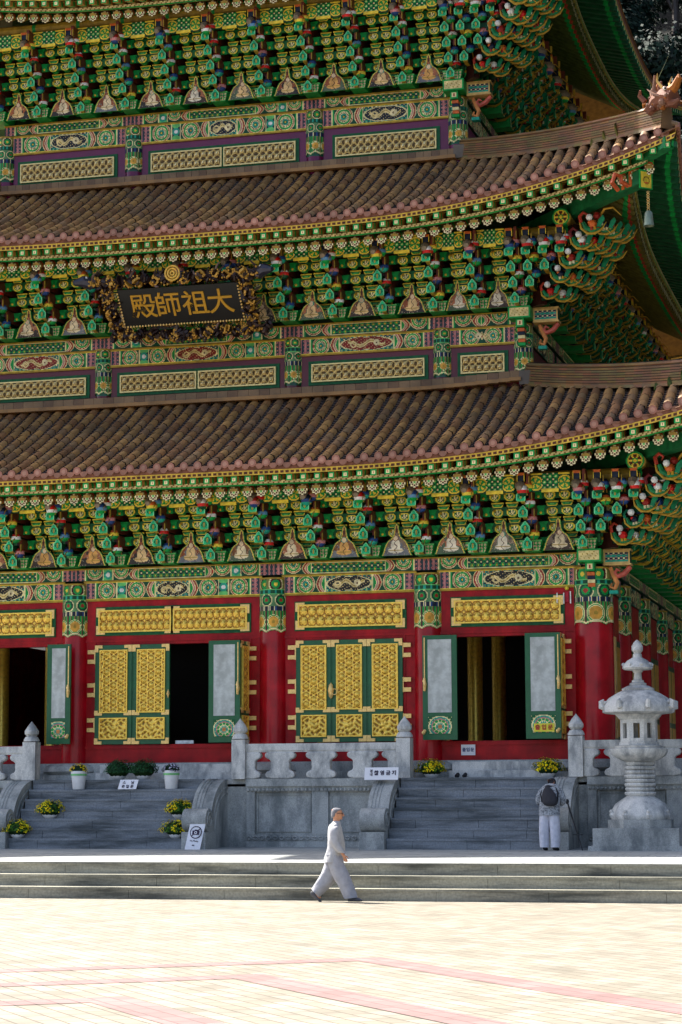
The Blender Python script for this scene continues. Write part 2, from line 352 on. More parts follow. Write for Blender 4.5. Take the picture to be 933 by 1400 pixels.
def bracket_core(rows, per, rs, base_block=True, dz=.34, do=.30, noses=True, chunks=True):
    mb = MB()
    if base_block:
        def bf(u, v):
            C = base(u, K['green']); U = (u/.075) % 1-.5; V = (v/.075) % 1-.5; C[(np.hypot(U, V) < .36)] = K['cream']; C[(np.hypot(U, V) < .2)] = K['pink']
            e = np.minimum(v, .24-v); C[e < .02] = K['lgreen']; return C
        mb.prism([(-.20, 0), (.20, 0), (.27, .26), (-.27, .26)], (0, .02, 0), (1, 0, 0), (0, 0, 1), (0, -1, 0), .70, K['green'])
        mb.grid((-.28, -.69, 0), (1, 0, 0), (0, 0, 1), .56, .26, .016, bf, mask=lambda u, v: np.abs(u-.28) < .20+.07*v/.26)
    # stacked structural arms (dark red-brown wood running outwards) and cross arms
    for r in range(rows+1):
        o = .32+do*r
        mb.box(-.045, .05, -o-.1, 0, .18+dz*r-.12, .18+dz*r+.14, lin('#33120c'))
        if r: mb.box(.13, .20, -o-.36, 0, .18+dz*r-.10, .18+dz*r+.18, lin('#6a3020')); mb.box(.20, .215, -o-.44, -o-.38, .18+dz*r-.14, .18+dz*r+.05, K['ochre'])
        if chunks and r < rows:
            mb.box(-per/2, per/2, -o+.04, -o+.11, .16+dz*r+.0, .16+dz*r+.20, lin('#17602f'))
            for k, x in enumerate((-.39, .56)): chunk(mb, x, o-.02*k, .13+dz*r)
            mb.prism([(-.07, .02), (.07, .02), (.05, .12), (.09, .22), (-.09, .22), (-.05, .12)], (.29, -o+.06, .12+dz*r), (1.25, 0, 0), (0, 0, 1.1), (0, -1, 0), .05, lin('#129a44')); mb.ball((.29, -o-.0, .19+dz*r), .035, 6, K['yellow'])
            mb.ball((-.49, -o+.02, .27+dz*r), .045, 6, K['ochre']); mb.ball((.49, -o+.02, .27+dz*r), .045, 6, K['ochre'])
    if noses:
        for r in range(rows): nose(mb, 0, .95+.25*r if rows < 5 else .8+.22*r, .17+dz*r, BALLS[rs.randint(6)])
    return mb
CR = random.Random(77)
def curl(mb, c, s, A, pal, hook=True, leaf=True):
    """curled bracket tip: golden crescent belly, green inner lip, lotus ball, raised leaf"""
    c = Vector(c); A = Vector(A).normalized(); Z = Vector((0, 0, 1)); B = A.cross(Z).normalized()
    s = s*CR.uniform(.88, 1.1); tl = CR.uniform(-.16, .16); c = c+Z*CR.uniform(-.03, .03)
    P = lambda a, z, b=0: c+A*(a*s)+Z*(z*s+a*s*tl)+B*(b*s)
    mb.tube([P(-.34, .20), P(-.30, .02), P(-.14, -.13), (P(.06, -.14)), P(.24, -.04), P(.36, .14)], [.018*s, .034*s, .04*s, .038*s, .03*s, .008*s], 6, pal[0])
    mb.tube([P(-.25, .18), P(-.18, .02), P(-.02, -.05), P(.14, -.02), P(.28, .10)], [.05*s, .07*s, .08*s, .07*s, .02*s], 6, pal[1])
    mb.ball(P(.0, .11), .125*s, 9, pal[2]); mb.ball(P(-.07, .15, .05), .06*s, 7, CR.choice([K['white'], SRED, K['orange'], K['yellow'], K['blue']]))
    for q in range(4): mb.box(*(lambda p: (p.x-.02*s, p.x+.02*s, p.y-.14*s, p.y-.08*s, p.z-.03*s, p.z+.05*s))(P(-.1+.09*q, -.04+.012*q*q)), CR.choice([lin('#e9dba8'), lin('#c8962c'), lin('#a83a2a')]))
    if leaf: mb.prism([(0, 0), (.10*s, -.02*s), (.22*s, .2*s), (.17*s, .3*s), (.06*s, .2*s)], P(.12, .0, .1), A, Z, B, .03, lin('#128050'), lin('#0d5a34'))
    if hook: mb.tube([P(-.30, .18), P(-.34, .34), P(-.24, .44), P(-.14, .38), P(-.18, .28)], [.05*s, .05*s, .045*s, .035*s, .01*s], 6, pal[3])
def top_nose(mb, x, o, z, b):
    mb.ball((x+.03, -o+.02, z+.02), .145, 12, (lambda zz: b[0] if zz > .02 else (b[1] if zz > -.05 else b[2])))
    mb.tube([(x-.03, -o+.25, z+.14), (x-.03, -o-.02, z+.12), (x-.03, -o-.14, z+.06)], [.12, .125, .06], 8, lin('#8a7a64'))
    mb.box(x-.075, x+.075, -o-.08, -o+.14, z+.23, z+.40, K['navy']); mb.box(x-.09, x+.09, -o-.10, -o-.06, z+.36, z+.42, K['orange'])
    for sx in (-.09, .075): mb.box(x+sx, x+sx+.015, -o-.10, -o-.06, z+.22, z+.40, K['yellow'])
    mb.box(x+.12, x+.14, -o-.02, -o+.02, z-.1, z+.3, K['ochre'])
    mb.box(x-.08, x+.08, -o+.1, 0, z+.1, z+.36, lin('#3a140e'))
# ================================================================ TEMPLE HALL
HALL = empty('temple_hall', (-18.5, 51.5, .79))
tag(HALL, 'three-tiered temple hall with tiled roofs, carved green brackets and red walls behind the stone terrace', 'temple')
CX = -18.5
T1 = dict(wx=-8.0, wy=51.5, ry=70.1, Z=9.74, lift=(1.12, 11, 2.1), zb=7.65, rows=4, ux=-9.95, uy=53.5, zt=12.22, wc=lin('#8e1720'))
T2 = dict(wx=-9.95, wy=53.5, ry=68.1, Z=16.13, lift=(1.08, 12, 2.7), zb=14.02, rows=4, ux=-12.0, uy=55.5, zt=18.78, wc=lin('#5e081c'))
T3 = dict(wx=-12.0, wy=55.5, ry=66.1, Z=23.45, lift=(1.2, 10, 2.3), zb=20.71, rows=5, ux=-16.0, uy=60.6, zt=27.4, wc=lin('#660a40'))
TIERS = [T1, T2, T3]
for t in TIERS: t['lx'] = 2*CX-t['wx']; t['LF'] = 2*(t['wx']-CX)+9; t['LS'] = t['ry']-t['wy']+9
def Oc(t, side, cd):
    L = t['LF'] if side in (0, 2) else t['LS']; c = min(cd, L-cd)
    return 2.8+1.7*max(0, 1-c/8)**2 if side in (0, 2) else 4.05+.45*max(0, 1-c/8)**2
def Lz(t, side, cd):
    L = t['LF'] if side in (0, 2) else t['LS']; c = min(cd, L-cd); a, b, p = t['lift']; return t['Z']+a*max(0, 1-max(c, 0)/b)**p
def pt(t, side, cd, back, dz):
    o = Oc(t, side, cd)-back; z = Lz(t, side, cd)+dz
    if side == 0: return (t['wx']+4.5-cd, t['wy']-o, z)
    if side == 1: return (t['wx']+o, t['wy']-4.5+cd, z)
    if side == 2: return (t['wx']+4.5-cd, t['ry']+o, z)
    return (t['lx']-o, t['wy']-4.5+cd, z)
def hipz(t, s):
    zc = t['Z']+t['lift'][0]; return t['zt']+(zc-t['zt'])*(1.42*s-.42*s*s)
def roof_end(t, side, cd):
    """top of a tile row: at the wall of the tier above, or on the hip"""
    L = t['LF'] if side in (0, 2) else t['LS']; c = min(cd, L-cd); ins = (t['wx']+4.5)-t['ux']; iny = t['uy']-(t['wy']-4.5)
    lim = ins if side in (0, 2) else iny; run = iny if side in (0, 2) else ins
    s = 1-min(c/lim, 1); r = run*(1-s); z = t['zt'] if s <= 0 else hipz(t, s)
    if side == 0: return (t['wx']+4.5-cd, t['wy']-4.5+r, z)
    if side == 1: return (t['wx']+4.5-r, t['wy']-4.5+cd, z)
    if side == 2: return (t['wx']+4.5-cd, t['ry']+4.5-r, z)
    return (t['lx']-4.5+r, t['wy']-4.5+cd, z)
TB = [lin(c) for c in ('#b08450', '#a27446', '#966a44', '#b4864e', '#94704e', '#a87e4c', '#987650')]
def tile_roof(t, parent, detail=(0, 1)):
    mb = MB(); rs = random.Random(3)
    for side in (0, 1, 2, 3):
        L = t['LF'] if side in (0, 2) else t['LS']
        A = Vector((1, 0, 0)) if side in (0, 2) else Vector((0, 1, 0))
        if True:
            n = 30; P = []
            for q in range(7):
                r = []
                for i in range(n+1):
                    cd = .02+(L-.04)*i/n; a = Vector(pt(t, side, cd, 0, 0)); b = Vector(roof_end(t, side, cd)); f = q/6
                    p = a.lerp(b, f); p.z = a.z+(b.z-a.z)*((.8*f+.2*f*f) if t is not T3 else (.4*f+.6*f*f))-(.09 if side in detail else 0); r.append(p)
                P.append(r)
            mb.surf(P, TB[2], 0)
            if side not in detail: continue
        sp = .34; n = int(L/sp)
        for i in range(n):
            cd = sp*(i+.5)
            a = Vector(pt(t, side, cd, 0, 0)); b = Vector(roof_end(t, side, cd)); ln = (b-a).length
            if ln < .12: continue
            def P(f, off=0, w=0):
                p = a.lerp(b, f); p.z = a.z+(b.z-a.z)*(.80*f+.20*f*f)+off; return p+A*w
            k = max(1, int(ln/.36)); up = Vector((0, 0, 1))
            for j in range(k):
                f0, f1 = j/k, (j+1)/k; c = TB[rs.randrange(7)]; g = rs.uniform(.85, 1.1); c = tuple(x*g for x in c)
                ring = lambda f, r: [tuple(P(f)+A*(math.cos(th)*r)+up*(math.sin(th)*r+.0)) for th in (0, PI*.22, PI*.5, PI*.78, PI)]
                jx = rs.uniform(-.014, .014)
                mb.surf([[Vector(x)+A*jx for x in ring(f0, .115)], [Vector(x)+A*jx for x in ring(f1, .104)]], c, 0)
            # round end tile and drip tile
            n_ = (pt(t, side, cd, -1, 0)); d = (Vector(n_)-Vector(pt(t, side, cd, 0, 0))); d.z = 0; d.normalize()
            e = P(0)+d*.03; pk = lin('#a6705c')
            ring = [tuple(e+A*math.cos(2*PI*q/10)*.098+up*math.sin(2*PI*q/10)*.098) for q in range(10)]; ring2 = [tuple(Vector(p)-d*.1) for p in ring]
            inn = [tuple(e+d*.004+A*math.cos(2*PI*q/10)*.055+up*math.sin(2*PI*q/10)*.055) for q in range(10)]
            mb._add(ring+ring2, [tuple(range(10))]+[(q, (q+1) % 10, 10+(q+1) % 10, 10+q) for q in range(10)], pk, 0)
            mb._add(inn, [tuple(range(10))], lin('#ba8872'), 0)
            m = P(0)+A*(sp/2)-up*.02+d*.02
            pts = [tuple(m+A*math.cos(th)*.105+up*(math.sin(th)*.13+.0)) for th in np.linspace(PI, 2*PI, 7)]
            mb._add(pts+[tuple(Vector(p)-d*.08) for p in pts], [tuple(range(7))]+[(q, q+1, 8+q, 7+q) for q in range(6)], lin('#a06e58'), 0)
            # valley courses
            kk = max(1, int(ln/.15)); rows = []; cs = []
            for j in range(kk):
                f0, f1 = j/kk, (j+1)/kk
                rows.append([P(f0, .018, .06), P(f0, -.012, sp/2), P(f0, .018, sp-.06)]); rows.append([P(f1, -.012, .06), P(f1, -.045, sp/2), P(f1, -.012, sp-.06)])
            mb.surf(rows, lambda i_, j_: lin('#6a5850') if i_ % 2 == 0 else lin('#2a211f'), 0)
    return build('roof', mb, TILE, parent, smooth=True, ang=50)
def strip(mb, t, side, c0, c1, b0, z0, b1, z1, step, nv, colf, off=0):
    n = max(1, int((c1-c0)/step)); P = []; 
    for j in range(nv+1):
        row = []
        for i in range(n+1):
            cd = c0+(c1-c0)*i/n; f = j/nv; b = b0+(b1-b0)*f; L_ = t['LF'] if side in (0, 2) else t['LS']; c = min(cd, L_-cd); av = Oc(t, side, cd)-max(0, 4.5-c)
            if b > av: b = max(av, min(b0, av)); f = (b-b0)/(b1-b0) if b1 != b0 else f
            row.append(pt(t, side, cd, b, z0+(z1-z0)*f+off))
        P.append(row)
    mb.surf(P, (lambda j, i: colf(i, j)) if callable(colf) else colf, 0)
def clim(back): return .0+back*1.0
def soffit(t, parent):
    mb = MB()
    gold = lin('#d8b040'); sq = lin('#5a2e1c')
    for side in (0, 1, 2, 3):
        L = t['LF'] if side in (0, 2) else t['LS']; fine = side in (0, 1); xb = .6 if side in (1, 3) else 0; xz = .14 if xb else 0
        st = .0425 if fine else 1.0
        def f1(i, j): return gold if (j in (0, 3) or i % 3 == 0) else (sq if not (i % 3 == 1 and j == 1 and False) else gold)
        strip(mb, t, side, .05, L-.05, .06, -.28, .05, -.165, st, 4, f1)
        strip(mb, t, side, .05, L-.05, .05, -.165, .03, -.07, .5, 1, lin('#7a4a38'))          # bed of the drip tiles
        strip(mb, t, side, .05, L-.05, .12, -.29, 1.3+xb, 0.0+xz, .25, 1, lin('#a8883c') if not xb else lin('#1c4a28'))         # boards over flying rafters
        def f2(i, j): return K['green'] if j == 0 else (lin('#e6d69a') if (i+j) % 3 else lin('#8a6a3a'))
        strip(mb, t, side, .5, L-.5, .50+xb, -.46+xz, .49+xb, -.35+xz, st, 3, f2)
        strip(mb, t, side, .5, L-.5, .50+xb, -.46+xz, .62+xb, -.43+xz, .25, 1, lin('#b0a050'))
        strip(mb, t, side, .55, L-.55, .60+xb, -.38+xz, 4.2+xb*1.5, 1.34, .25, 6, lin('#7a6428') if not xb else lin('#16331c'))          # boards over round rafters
    o = build('soffit', mb, PAINT, parent, smooth=False); return o
def raf_mesh(r=.112, length=2.5, sl=.5):
    mb = MB(); oc = lin('#a8863a')
    seq = [(0, oc), (.12, lin('#b8422c')), (.2, K['green']), (.34, oc)]
    ys = [0, .12, .2, .34, length]; cs = [oc, lin('#b8422c'), K['green'], lin('#9a8436')]
    for i in range(4): mb.tube([(0, ys[i], ys[i]*sl), (0, ys[i+1], ys[i+1]*sl)], r, 8, cs[i], cap=(i == 0))
    fn, m = disc_fn(r*1.12); mb.grid((-r*1.12, -.012, -r*1.12), (1, 0, 0), (0, 0, 1), 2.24*r, 2.24*r, .017, fn, mask=m)
    return mb
def fly_mesh(s=.145, length=1.25, sl=.25):
    mb = MB(); v = []
    mb.bar((0, 0, 0), (0, length, length*sl), s, s, lin('#c08a3c')); mb.bar((0, .18, .18*sl), (0, .3, .3*sl), s+.01, s+.01, K['green'])
    mb.grid((-s/2, -.02, -s/2), (1, 0, 0), (0, 0, 1), s, s, .0156, square_fn(s)); return mb
def strip_inst(name, mbf, t, roof, side_list, back, dz, maxlen, budget, sp=.34):
    """individual rafters where they show largest, the rest gathered in one part"""
    proto = build(name, mbf(), PAINT, roof, origin=(0, 0, 0), smooth=True, ang=40); me = proto.data; COL.objects.unlink(proto); bpy.data.objects.remove(proto)
    base_mb = mbf(); rest = MB(); cnt = 0
    for side in side_list:
        L = t['LF'] if side in (0, 2) else t['LS']; n = int((L-2*back-.3)/sp)
        for i in range(n):
            xb = .6 if (side == 1 and back > .3) else 0; cd = back+xb+.25+sp*i
            if cd > L-back-xb-.3: continue
            p = Vector(pt(t, side, cd, back+xb, dz+.14*(xb > 0))); rz = 0 if side == 0 else PI/2
            c = min(cd, L-cd); avail = min(maxlen, max(.25, (Oc(t, side, cd)-back-xb)-max(0, 4.5-c)+.25)); sc = avail/maxlen
            if cnt < budget and side == 0 and c == cd:
                o = bpy.data.objects.new(name, me); COL.objects.link(o); o.parent = roof; o.location = p-WL[roof]; o.rotation_euler.z = rz; o.scale = (1, sc, sc if sc > .5 else sc); WL[o] = p
                if sc < 1: o.scale = (1, sc, 1)
                cnt += 1
            else:
                rest.T = Matrix.Translation(p) @ Matrix.Rotation(rz, 4, 'Z') @ Matrix.Diagonal((1, sc, 1 if sc < 1 else 1, 1))
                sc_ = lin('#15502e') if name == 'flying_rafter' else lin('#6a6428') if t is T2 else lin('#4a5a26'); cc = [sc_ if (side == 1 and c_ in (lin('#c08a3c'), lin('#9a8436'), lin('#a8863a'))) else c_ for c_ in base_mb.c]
                rest._add(base_mb.v, base_mb.f, cc, list(base_mb.m)); rest.T = None
    if rest.v:
        o = build(name, rest, PAINT, roof, smooth=True, ang=40); tag(o, kind='stuff')
    return cnt
def hip_ridge(t, parent, sx=1):
    """tall ridge of stacked thin tiles running down the hip, with courses modelled as steps"""
    mb = MB(); n = 26; rsn = random.Random(5)
    X0, Y0 = t['ux']+.02, t['uy']-.02; X1, Y1 = t['wx']+4.5, t['wy']-4.5
    if sx < 0: X0, X1 = 2*CX-X0, 2*CX-X1
    perp = Vector((Y1-Y0, -(X1-X0), 0)).normalized()
    prof = [(.20, -.12)]
    for k in range(7): z = -.05+.062*k; prof += [(.185-.006*k, z), (.185-.006*k, z+.044), (.155-.006*k, z+.046), (.155-.006*k, z+.06)]
    prof += [(.15, .41), (.10, .47), (0, .50)]
    full = [(-a, z) for a, z in prof[::-1]][:-0 or None]; full = prof+[(-a, z) for a, z in prof[::-1]][1:]
    P = []
    for i in range(n+1):
        s = i/n*.955; c = Vector((X0+(X1-X0)*s, Y0+(Y1-Y0)*s, hipz(t, s)+.05))
        P.append([c+perp*a+Vector((0, 0, z*(1 if s > .03 else 1))) for a, z in full])
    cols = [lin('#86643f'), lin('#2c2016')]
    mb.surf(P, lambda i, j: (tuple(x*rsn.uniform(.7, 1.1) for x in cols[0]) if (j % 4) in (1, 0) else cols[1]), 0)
    mb._add([tuple(p) for p in P[0]], [tuple(range(len(P[0])))], lin('#b9b2a0')); mb._add([tuple(p) for p in P[-1]], [tuple(range(len(P[-1])))], cols[0])
    return fixnormals(build('hip_ridge', mb, TILE, parent, smooth=False))
def ridge_beast(pos, parent, yaw, sc=1):
    """glazed roof-end beast: open jaws, curled mane spikes and a raised tail"""
    mb = MB(); tc = [lin('#7c4a34'), lin('#a8601c'), lin('#8a6450'), lin('#6a3c2a')]; rsb = random.Random(9)
    mb.T = Matrix.Translation(pos) @ Matrix.Rotation(yaw, 4, 'Z') @ Matrix.Scale(sc, 4)
    mb.tube([(-.7, 0, .1), (-.3, 0, .3), (.05, 0, .35), (.35, 0, .25)], [.2, .26, .27, .2], 9, tc[0])
    mb.tube([(.2, 0, .42), (.45, 0, .52), (.62, 0, .72), (.6, 0, .82)], [.17, .13, .09, .03], 7, tc[1]); mb.tube([(.2, 0, .12), (.45, 0, .05), (.62, 0, .10)], [.14, .10, .04], 7, tc[0])
    for s in (-1, 1):
        mb.ball((.18, .16*s, .5), .07, 8, lin('#e8dcc8')); mb.ball((.23, .19*s, .5), .035, 6, K['dark'])
        mb.tube([(.05, .14*s, .55), (-.1, .22*s, .8), (-.02, .26*s, .98)], [.05, .035, .01], 5, lin('#d8b060'))
        mb.tube([(.1, .18*s, .3), (-.15, .3*s, .4), (-.4, .34*s, .62)], [.06, .05, .01], 5, tc[2])
    for k in range(70):
        a_ = rsb.uniform(0, 6.28); x_ = rsb.uniform(-.75, .35); mb.ball((x_, .22*math.cos(a_), .27+.22*math.sin(a_)), rsb.uniform(.035, .065), 6, tc[k % 4])
    for k in range(9):
        a = rsb.uniform(-.5, .5); x = -.75+.1*k; mb.tube([(x, a*.3, .38), (x-.12, a*.5, .58+.1*math.sin(k)), (x-.02, a*.6, .70+.28*math.sin(k*1.3))], [.09, .07, .03], 6, tc[k % 4])
    for k in range(7): mb.ball((-.7+.15*k, .2*math.cos(k*2), .12+.05*math.sin(k*3)), .12, 7, tc[(k+1) % 4])
    mb.T = None
    return build('ridge_beast', mb, TILE, parent, smooth=True)

# ---- roofs, soffits, rafters
ROOFS = []
for ti, t in enumerate(TIERS):
    roof = tile_roof(t, HALL, (0, 1) if ti < 2 else ()); ROOFS.append(roof)
    WL[roof] = WL[HALL].copy()
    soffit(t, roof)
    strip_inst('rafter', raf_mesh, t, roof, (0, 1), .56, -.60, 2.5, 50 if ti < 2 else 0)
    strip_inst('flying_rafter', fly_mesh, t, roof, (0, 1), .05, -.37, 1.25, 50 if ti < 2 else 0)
    hip_ridge(t, roof, 1); hip_ridge(t, roof, -1)
    # purlin under the rafters with painted end wheels
    mb = MB(); zp = t['Z']-.44; o = 1.40; oc = lin('#a88a34')
    x0, x1, y0 = t['lx']-o-.35, t['wx']+o+.35, t['wy']-o
    mb.tube([(x0, y0, zp), (x1, y0, zp)], .15, 10, oc); mb.tube([(t['wx']+o, t['wy']-o-.45, zp+.22), (t['wx']+o, t['ry']+o, zp+.22)], .15, 10, oc)
    for k in range(int((x1-x0)/1.3)): mb.tube([(x1-.3-1.3*k, y0, zp), (x1-.4-1.3*k, y0, zp)], .153, 10, K['green'])
    pl = build('purlin', mb, PAINT, HALL)
    r0 = .21
    def wf(u, v):
        x = u-r0; y = v-r0; r = np.hypot(x, y)/r0; a = np.arctan2(y, x); C = base(u, K['green']); C[(r < .82) & (r > .72)] = K['yellow']; C[(r < .7) & (np.cos(6*a) > .45)] = K['yellow']; C[(r < .7) & (np.cos(6*a) <= .45)] = lin('#5a2a1c')
        C[r < .34] = K['green']; C[r < .2] = K['yellow']; return C
    mb = MB(); wz = zp+.24; yw = t['wy']-o-.46; xw = t['wx']+o-.1
    mb.tube([(xw, yw+.4, wz), (xw, yw+.01, wz)], r0, 14, K['green']); mb.grid((xw-r0, yw, wz-r0), (1, 0, 0), (0, 0, 1), 2*r0, 2*r0, .021, wf, mask=lambda u, v: np.hypot(u-r0, v-r0) < r0)
    build('wheel_roundel', mb, PAINT, HALL)
    # hip rafter with gilded end plate
    mb = MB(); zc = t['Z']+t['lift'][0]; X, Y = t['wx'], t['wy']
    mb.bar((X-.5, Y+.5, t['Z']-.1), (X+3.55, Y-3.55, zc-.95), .30, .34, lin('#1c6a3c')); mb.bar((X+2.4, Y-2.4, zc-.62), (X+4.25, Y-4.25, zc-.36), .26, .26, lin('#1c7a44'))
    for k in (3.1, 3.3): mb.bar((X+k, Y-k, zc-.93), (X+k+.07, Y-k-.07, zc-.93), .33, .37, K['orange'])
    hr = build('hip_rafter', mb, PAINT, HALL)
    mb = MB(); mb.T = Matrix.Translation((X+3.62, Y-3.62, zc-1.02)) @ Matrix.Rotation(PI/4, 4, 'Z')
    def pf(u, v):
        C = base(u, K['yellow']); e = np.minimum(np.minimum(u, .36-u), np.minimum(v, .44-v)); C[e < .03] = K['green']; r = np.hypot(u-.18, v-.2)
        C[(r < .10) & (r > .06)] = K['ochre']; C[(np.hypot(u-.13, v-.26) < .02) | (np.hypot(u-.23, v-.26) < .02)] = K['maroon']; C[(np.abs(v-.14) < .015) & (np.abs(u-.18) < .05)] = K['orange']; return C
    mb.box(-.18, .18, 0, .05, -.22, .22, K['green']); mb.grid((-.18, -.006, -.22), (1, 0, 0), (0, 0, 1), .36, .44, .02, pf)
    mb.T = None; build('end_plate', mb, PAINT, hr); mb = MB(); mb.T = Matrix.Translation((X+3.62, Y-3.62, zc-1.02)) @ Matrix.Rotation(PI/4, 4, 'Z')
    mb.tube([(-.55, .35, -.25), (-.75, .32, -.1), (-.68, .3, .1), (-.5, .3, .08), (-.5, .3, -.05), (-.3, .3, -.12)], .055, 6, lin('#c8582c'))
    mb.T = None; build('carved_scroll', mb, PAINT, hr)
ridge_beast((-5.75, 49.15, 17.62), ROOFS[1], -PI/4, .82)
ridge_beast((-3.9, 47.4, 11.4), ROOFS[0], -PI/4, 1.0)
# roof of the third tier continues up to a ridge
mb = MB(); mb.box(-21.2, -15.8, 60.4, 61.2, 27.0, 28.4, TB[2]); build('ridge', mb, TILE, ROOFS[2])
# capping course where each roof meets the wall above
for t in (T1, T2):
    mb = MB(); u = t['ux']; l = 2*CX-u; zt = t['zt']; n = 60
    for i in range(n):
        a = l+(u-l)*i/n; b = l+(u-l)*(i+1)/n; c = (a+b)/2; up_ = .16*max(0, (abs(c-CX)-5)/4)**2
        mb.box(a, b-.008, t['uy']-.42, t['uy']-.2, zt-.02+up_, zt+.15+up_, lin('#8a6e50') if i % 3 else lin('#785c44')); mb.box(a, b, t['uy']-.5, t['uy']-.3, zt-.12+up_, zt-.03+up_, lin('#a37a4c'))
        mb.box(a, b, t['uy']-.3, t['uy']+.1, zt-.05+up_, zt+.07+up_, lin('#6a5240'))
    mb.box(u-.05, u+.42, t['uy']-.45, t['ry']-2, zt-.1, zt+.25, lin('#6f6458'))
    build('capping_course', mb, TILE, HALL)

# ---------------------------------------------------------------- columns, beams, walls
def strip_hf_dome(w, h, n):
    def hf(u, v):
        U = (u/(w/n)) % 1-.5; V = (v/(h/2)) % 1-.5; r = np.maximum(np.abs(U), np.abs(V)); d = np.hypot(U, V)
        return .045*np.clip(1-(d/.5)**2, 0, 1)+.012*(np.abs(U)+np.abs(V) > .86)+.01*(np.cos(4*np.arctan2(V, U)))*(d < .45)*(d > .15)
    return hf
def hf_pyr(w, h, n):
    def hf(u, v):
        U = (u/(w/n)) % 1-.5; V = (v/(h/2)) % 1-.5
        return .05*np.clip(1-np.abs(U)*1.1-np.abs(V)*1.1, 0, 1)+.025*((np.abs(np.abs(U)-np.abs(V)) < .09))
    return hf
def gold_strip(x0, x1, z0, z1, y, parent, n, dome=True):
    w, h = x1-x0, z1-z0; mb = MB(); b = .035
    for a in ((x0, x1, z0, z0+b), (x0, x1, z1-b, z1), (x0, x0+b, z0+b, z1-b), (x1-b, x1, z0+b, z1-b)): mb.box(a[0], a[1], y-.05, y, a[2], a[3], GC if dome else lin('#ecd08a'))
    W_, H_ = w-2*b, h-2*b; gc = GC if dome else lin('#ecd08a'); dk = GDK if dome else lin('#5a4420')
    def cf(u, v):
        C = base(u, gc); U = (u/(W_/n)) % 1-.5; V = (v/(H_/2)) % 1-.5; r = np.hypot(U, V); a = np.arctan2(V, U)
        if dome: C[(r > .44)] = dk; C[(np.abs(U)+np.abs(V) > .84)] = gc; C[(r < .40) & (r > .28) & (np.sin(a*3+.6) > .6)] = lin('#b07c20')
        else: C[(np.abs(np.abs(U)-np.abs(V)) > .16) & (np.maximum(np.abs(U), np.abs(V)) > .30)] = dk; C[r < .12] = lin('#fff0c0')
        return C
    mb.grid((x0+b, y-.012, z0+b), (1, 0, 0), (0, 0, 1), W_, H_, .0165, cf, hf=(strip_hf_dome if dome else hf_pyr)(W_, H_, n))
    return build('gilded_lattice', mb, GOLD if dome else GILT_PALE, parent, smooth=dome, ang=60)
GILT_PALE = mk('pale_gilt', vcol=True, rough=.42, metal=.4, nscale=14, namt=.25)
def corner_plates(x0, x1, z0, z1, y, parent, s=.17):
    for X, sx in ((x0, 1), (x1, -1)):
        for Z, sz in ((z0, 1), (z1, -1)):
            mb = MB(); a, b = sorted((X-.06*sx, X+s*sx)); c, d = sorted((Z-.05*sz, Z+.045*sz)); mb.box(a, b, y-.035, y, c, d)
            a, b = sorted((X-.06*sx, X+.045*sx)); c, d = sorted((Z+.045*sz, Z+s*sz)); mb.box(a, b, y-.035, y, c, d)
            build('corner_plate', mb, GOLDFLAT, parent, smooth=False)
GOLDFLAT = mk('brass_plate', lin('#f6cc7c'), rough=.38, metal=.35, nscale=20, namt=.2)

def column(x, y, z0, z1, zband, r, lacquer, seed=0, nose_=True):
    mb = MB(); pr = [(r*1.0, z0), (r*1.03, z0+(zband-z0)*.3), (r, zband)] if lacquer else [(r, z0), (r, zband)]
    mb.lathe(pr, 28, (x, y, 0), lin('#b00c1c') if lacquer else t['wc'])
    mb.lathe([(r*.99, zband), (r*.99, z1)], 28, (x, y, 0), lin('#b00c1c') if lacquer else K['dgreen'])
    c = build('column', mb, GLOSS, HALL)
    h = z1-zband; w = 2*PI*(r+.012); fn, mask = band_fn(w, h)
    mb = MB(); R_ = r+.012
    def curve(u, v):
        a = u/R_-PI/2-w/R_/12+PI/12; return np.stack([x+R_*np.cos(a), y+R_*np.sin(a), zband+v], 1)
    mb.grid(None if False else (0, 0, 0), (1, 0, 0), (0, 0, 1), w, h, .022, fn, mask=mask, curve=curve)
    build('painted_band', mb, PAINT, c); return c
COLS1 = [-29, -25.0, -21.1, -15.9, -12.0, -8.0]; COLS2 = [-27.05, -25.0, -21.2, -15.97, -12.03, -9.95]; COLS3 = [-25.0, -21.17, -15.95, -12.0]
t = T1
for x in COLS1: column(x, 51.5, 2.78, 6.87+.42, 5.9, .45 if x in (-8.0, -29) else .345, True)
for k in range(1, 6): column(-8.0, 51.5+3.72*k, 2.78, 7.2, 5.9, .36, True)
t = T2
for x in COLS2: column(x, 53.45, 12.1, 13.72, 12.45, .23, False)
t = T3
for x in COLS3: column(x, 55.45, 18.6, 20.42, 19.1, .25, False)

def beams(cols, y, zl, zm, zt, rcol, grounds, side=None):
    for i in range(len(cols)-1):
        a, b = cols[i], cols[i+1]; L = b-a
        for lower, z0, z1, yy in ((True, zl, zm-.02, y-.16), (False, zm+.02, zt, y-.22)):
            mb = MB(); ins = rcol*.75 if lower else 0; w = L-2*ins; h = z1-z0
            mb.box(a+ins, b-ins, yy+.01, y+.15, z0, z1, K['dgreen'])
            fn = beam_fn(w, h, lower, grounds[i % len(grounds)], seed=i*7+int(z0))
            mb.grid((a+ins, yy, z0), (1, 0, 0), (0, 0, 1), w, h, .019, fn)
            if lower: mb.box(a+ins, b-ins, yy-.03, yy+.0, z1-.0, z1+.035, K['ochre']); mb.box(a+ins, b-ins, yy-.01, y+.1, z0-.045, z0-.002, K['ochre'])
            else: mb.box(a, b, yy-.05, y+.15, z1, z1+.03, K['ochre'])
            build('painted_beam', mb, PAINT, HALL, smooth=False)
DK = lin('#2a2622'); RD = lin('#8a241c')
beams(COLS1, 51.5, 6.89, 7.34, 7.63, .34, [DK]*5)
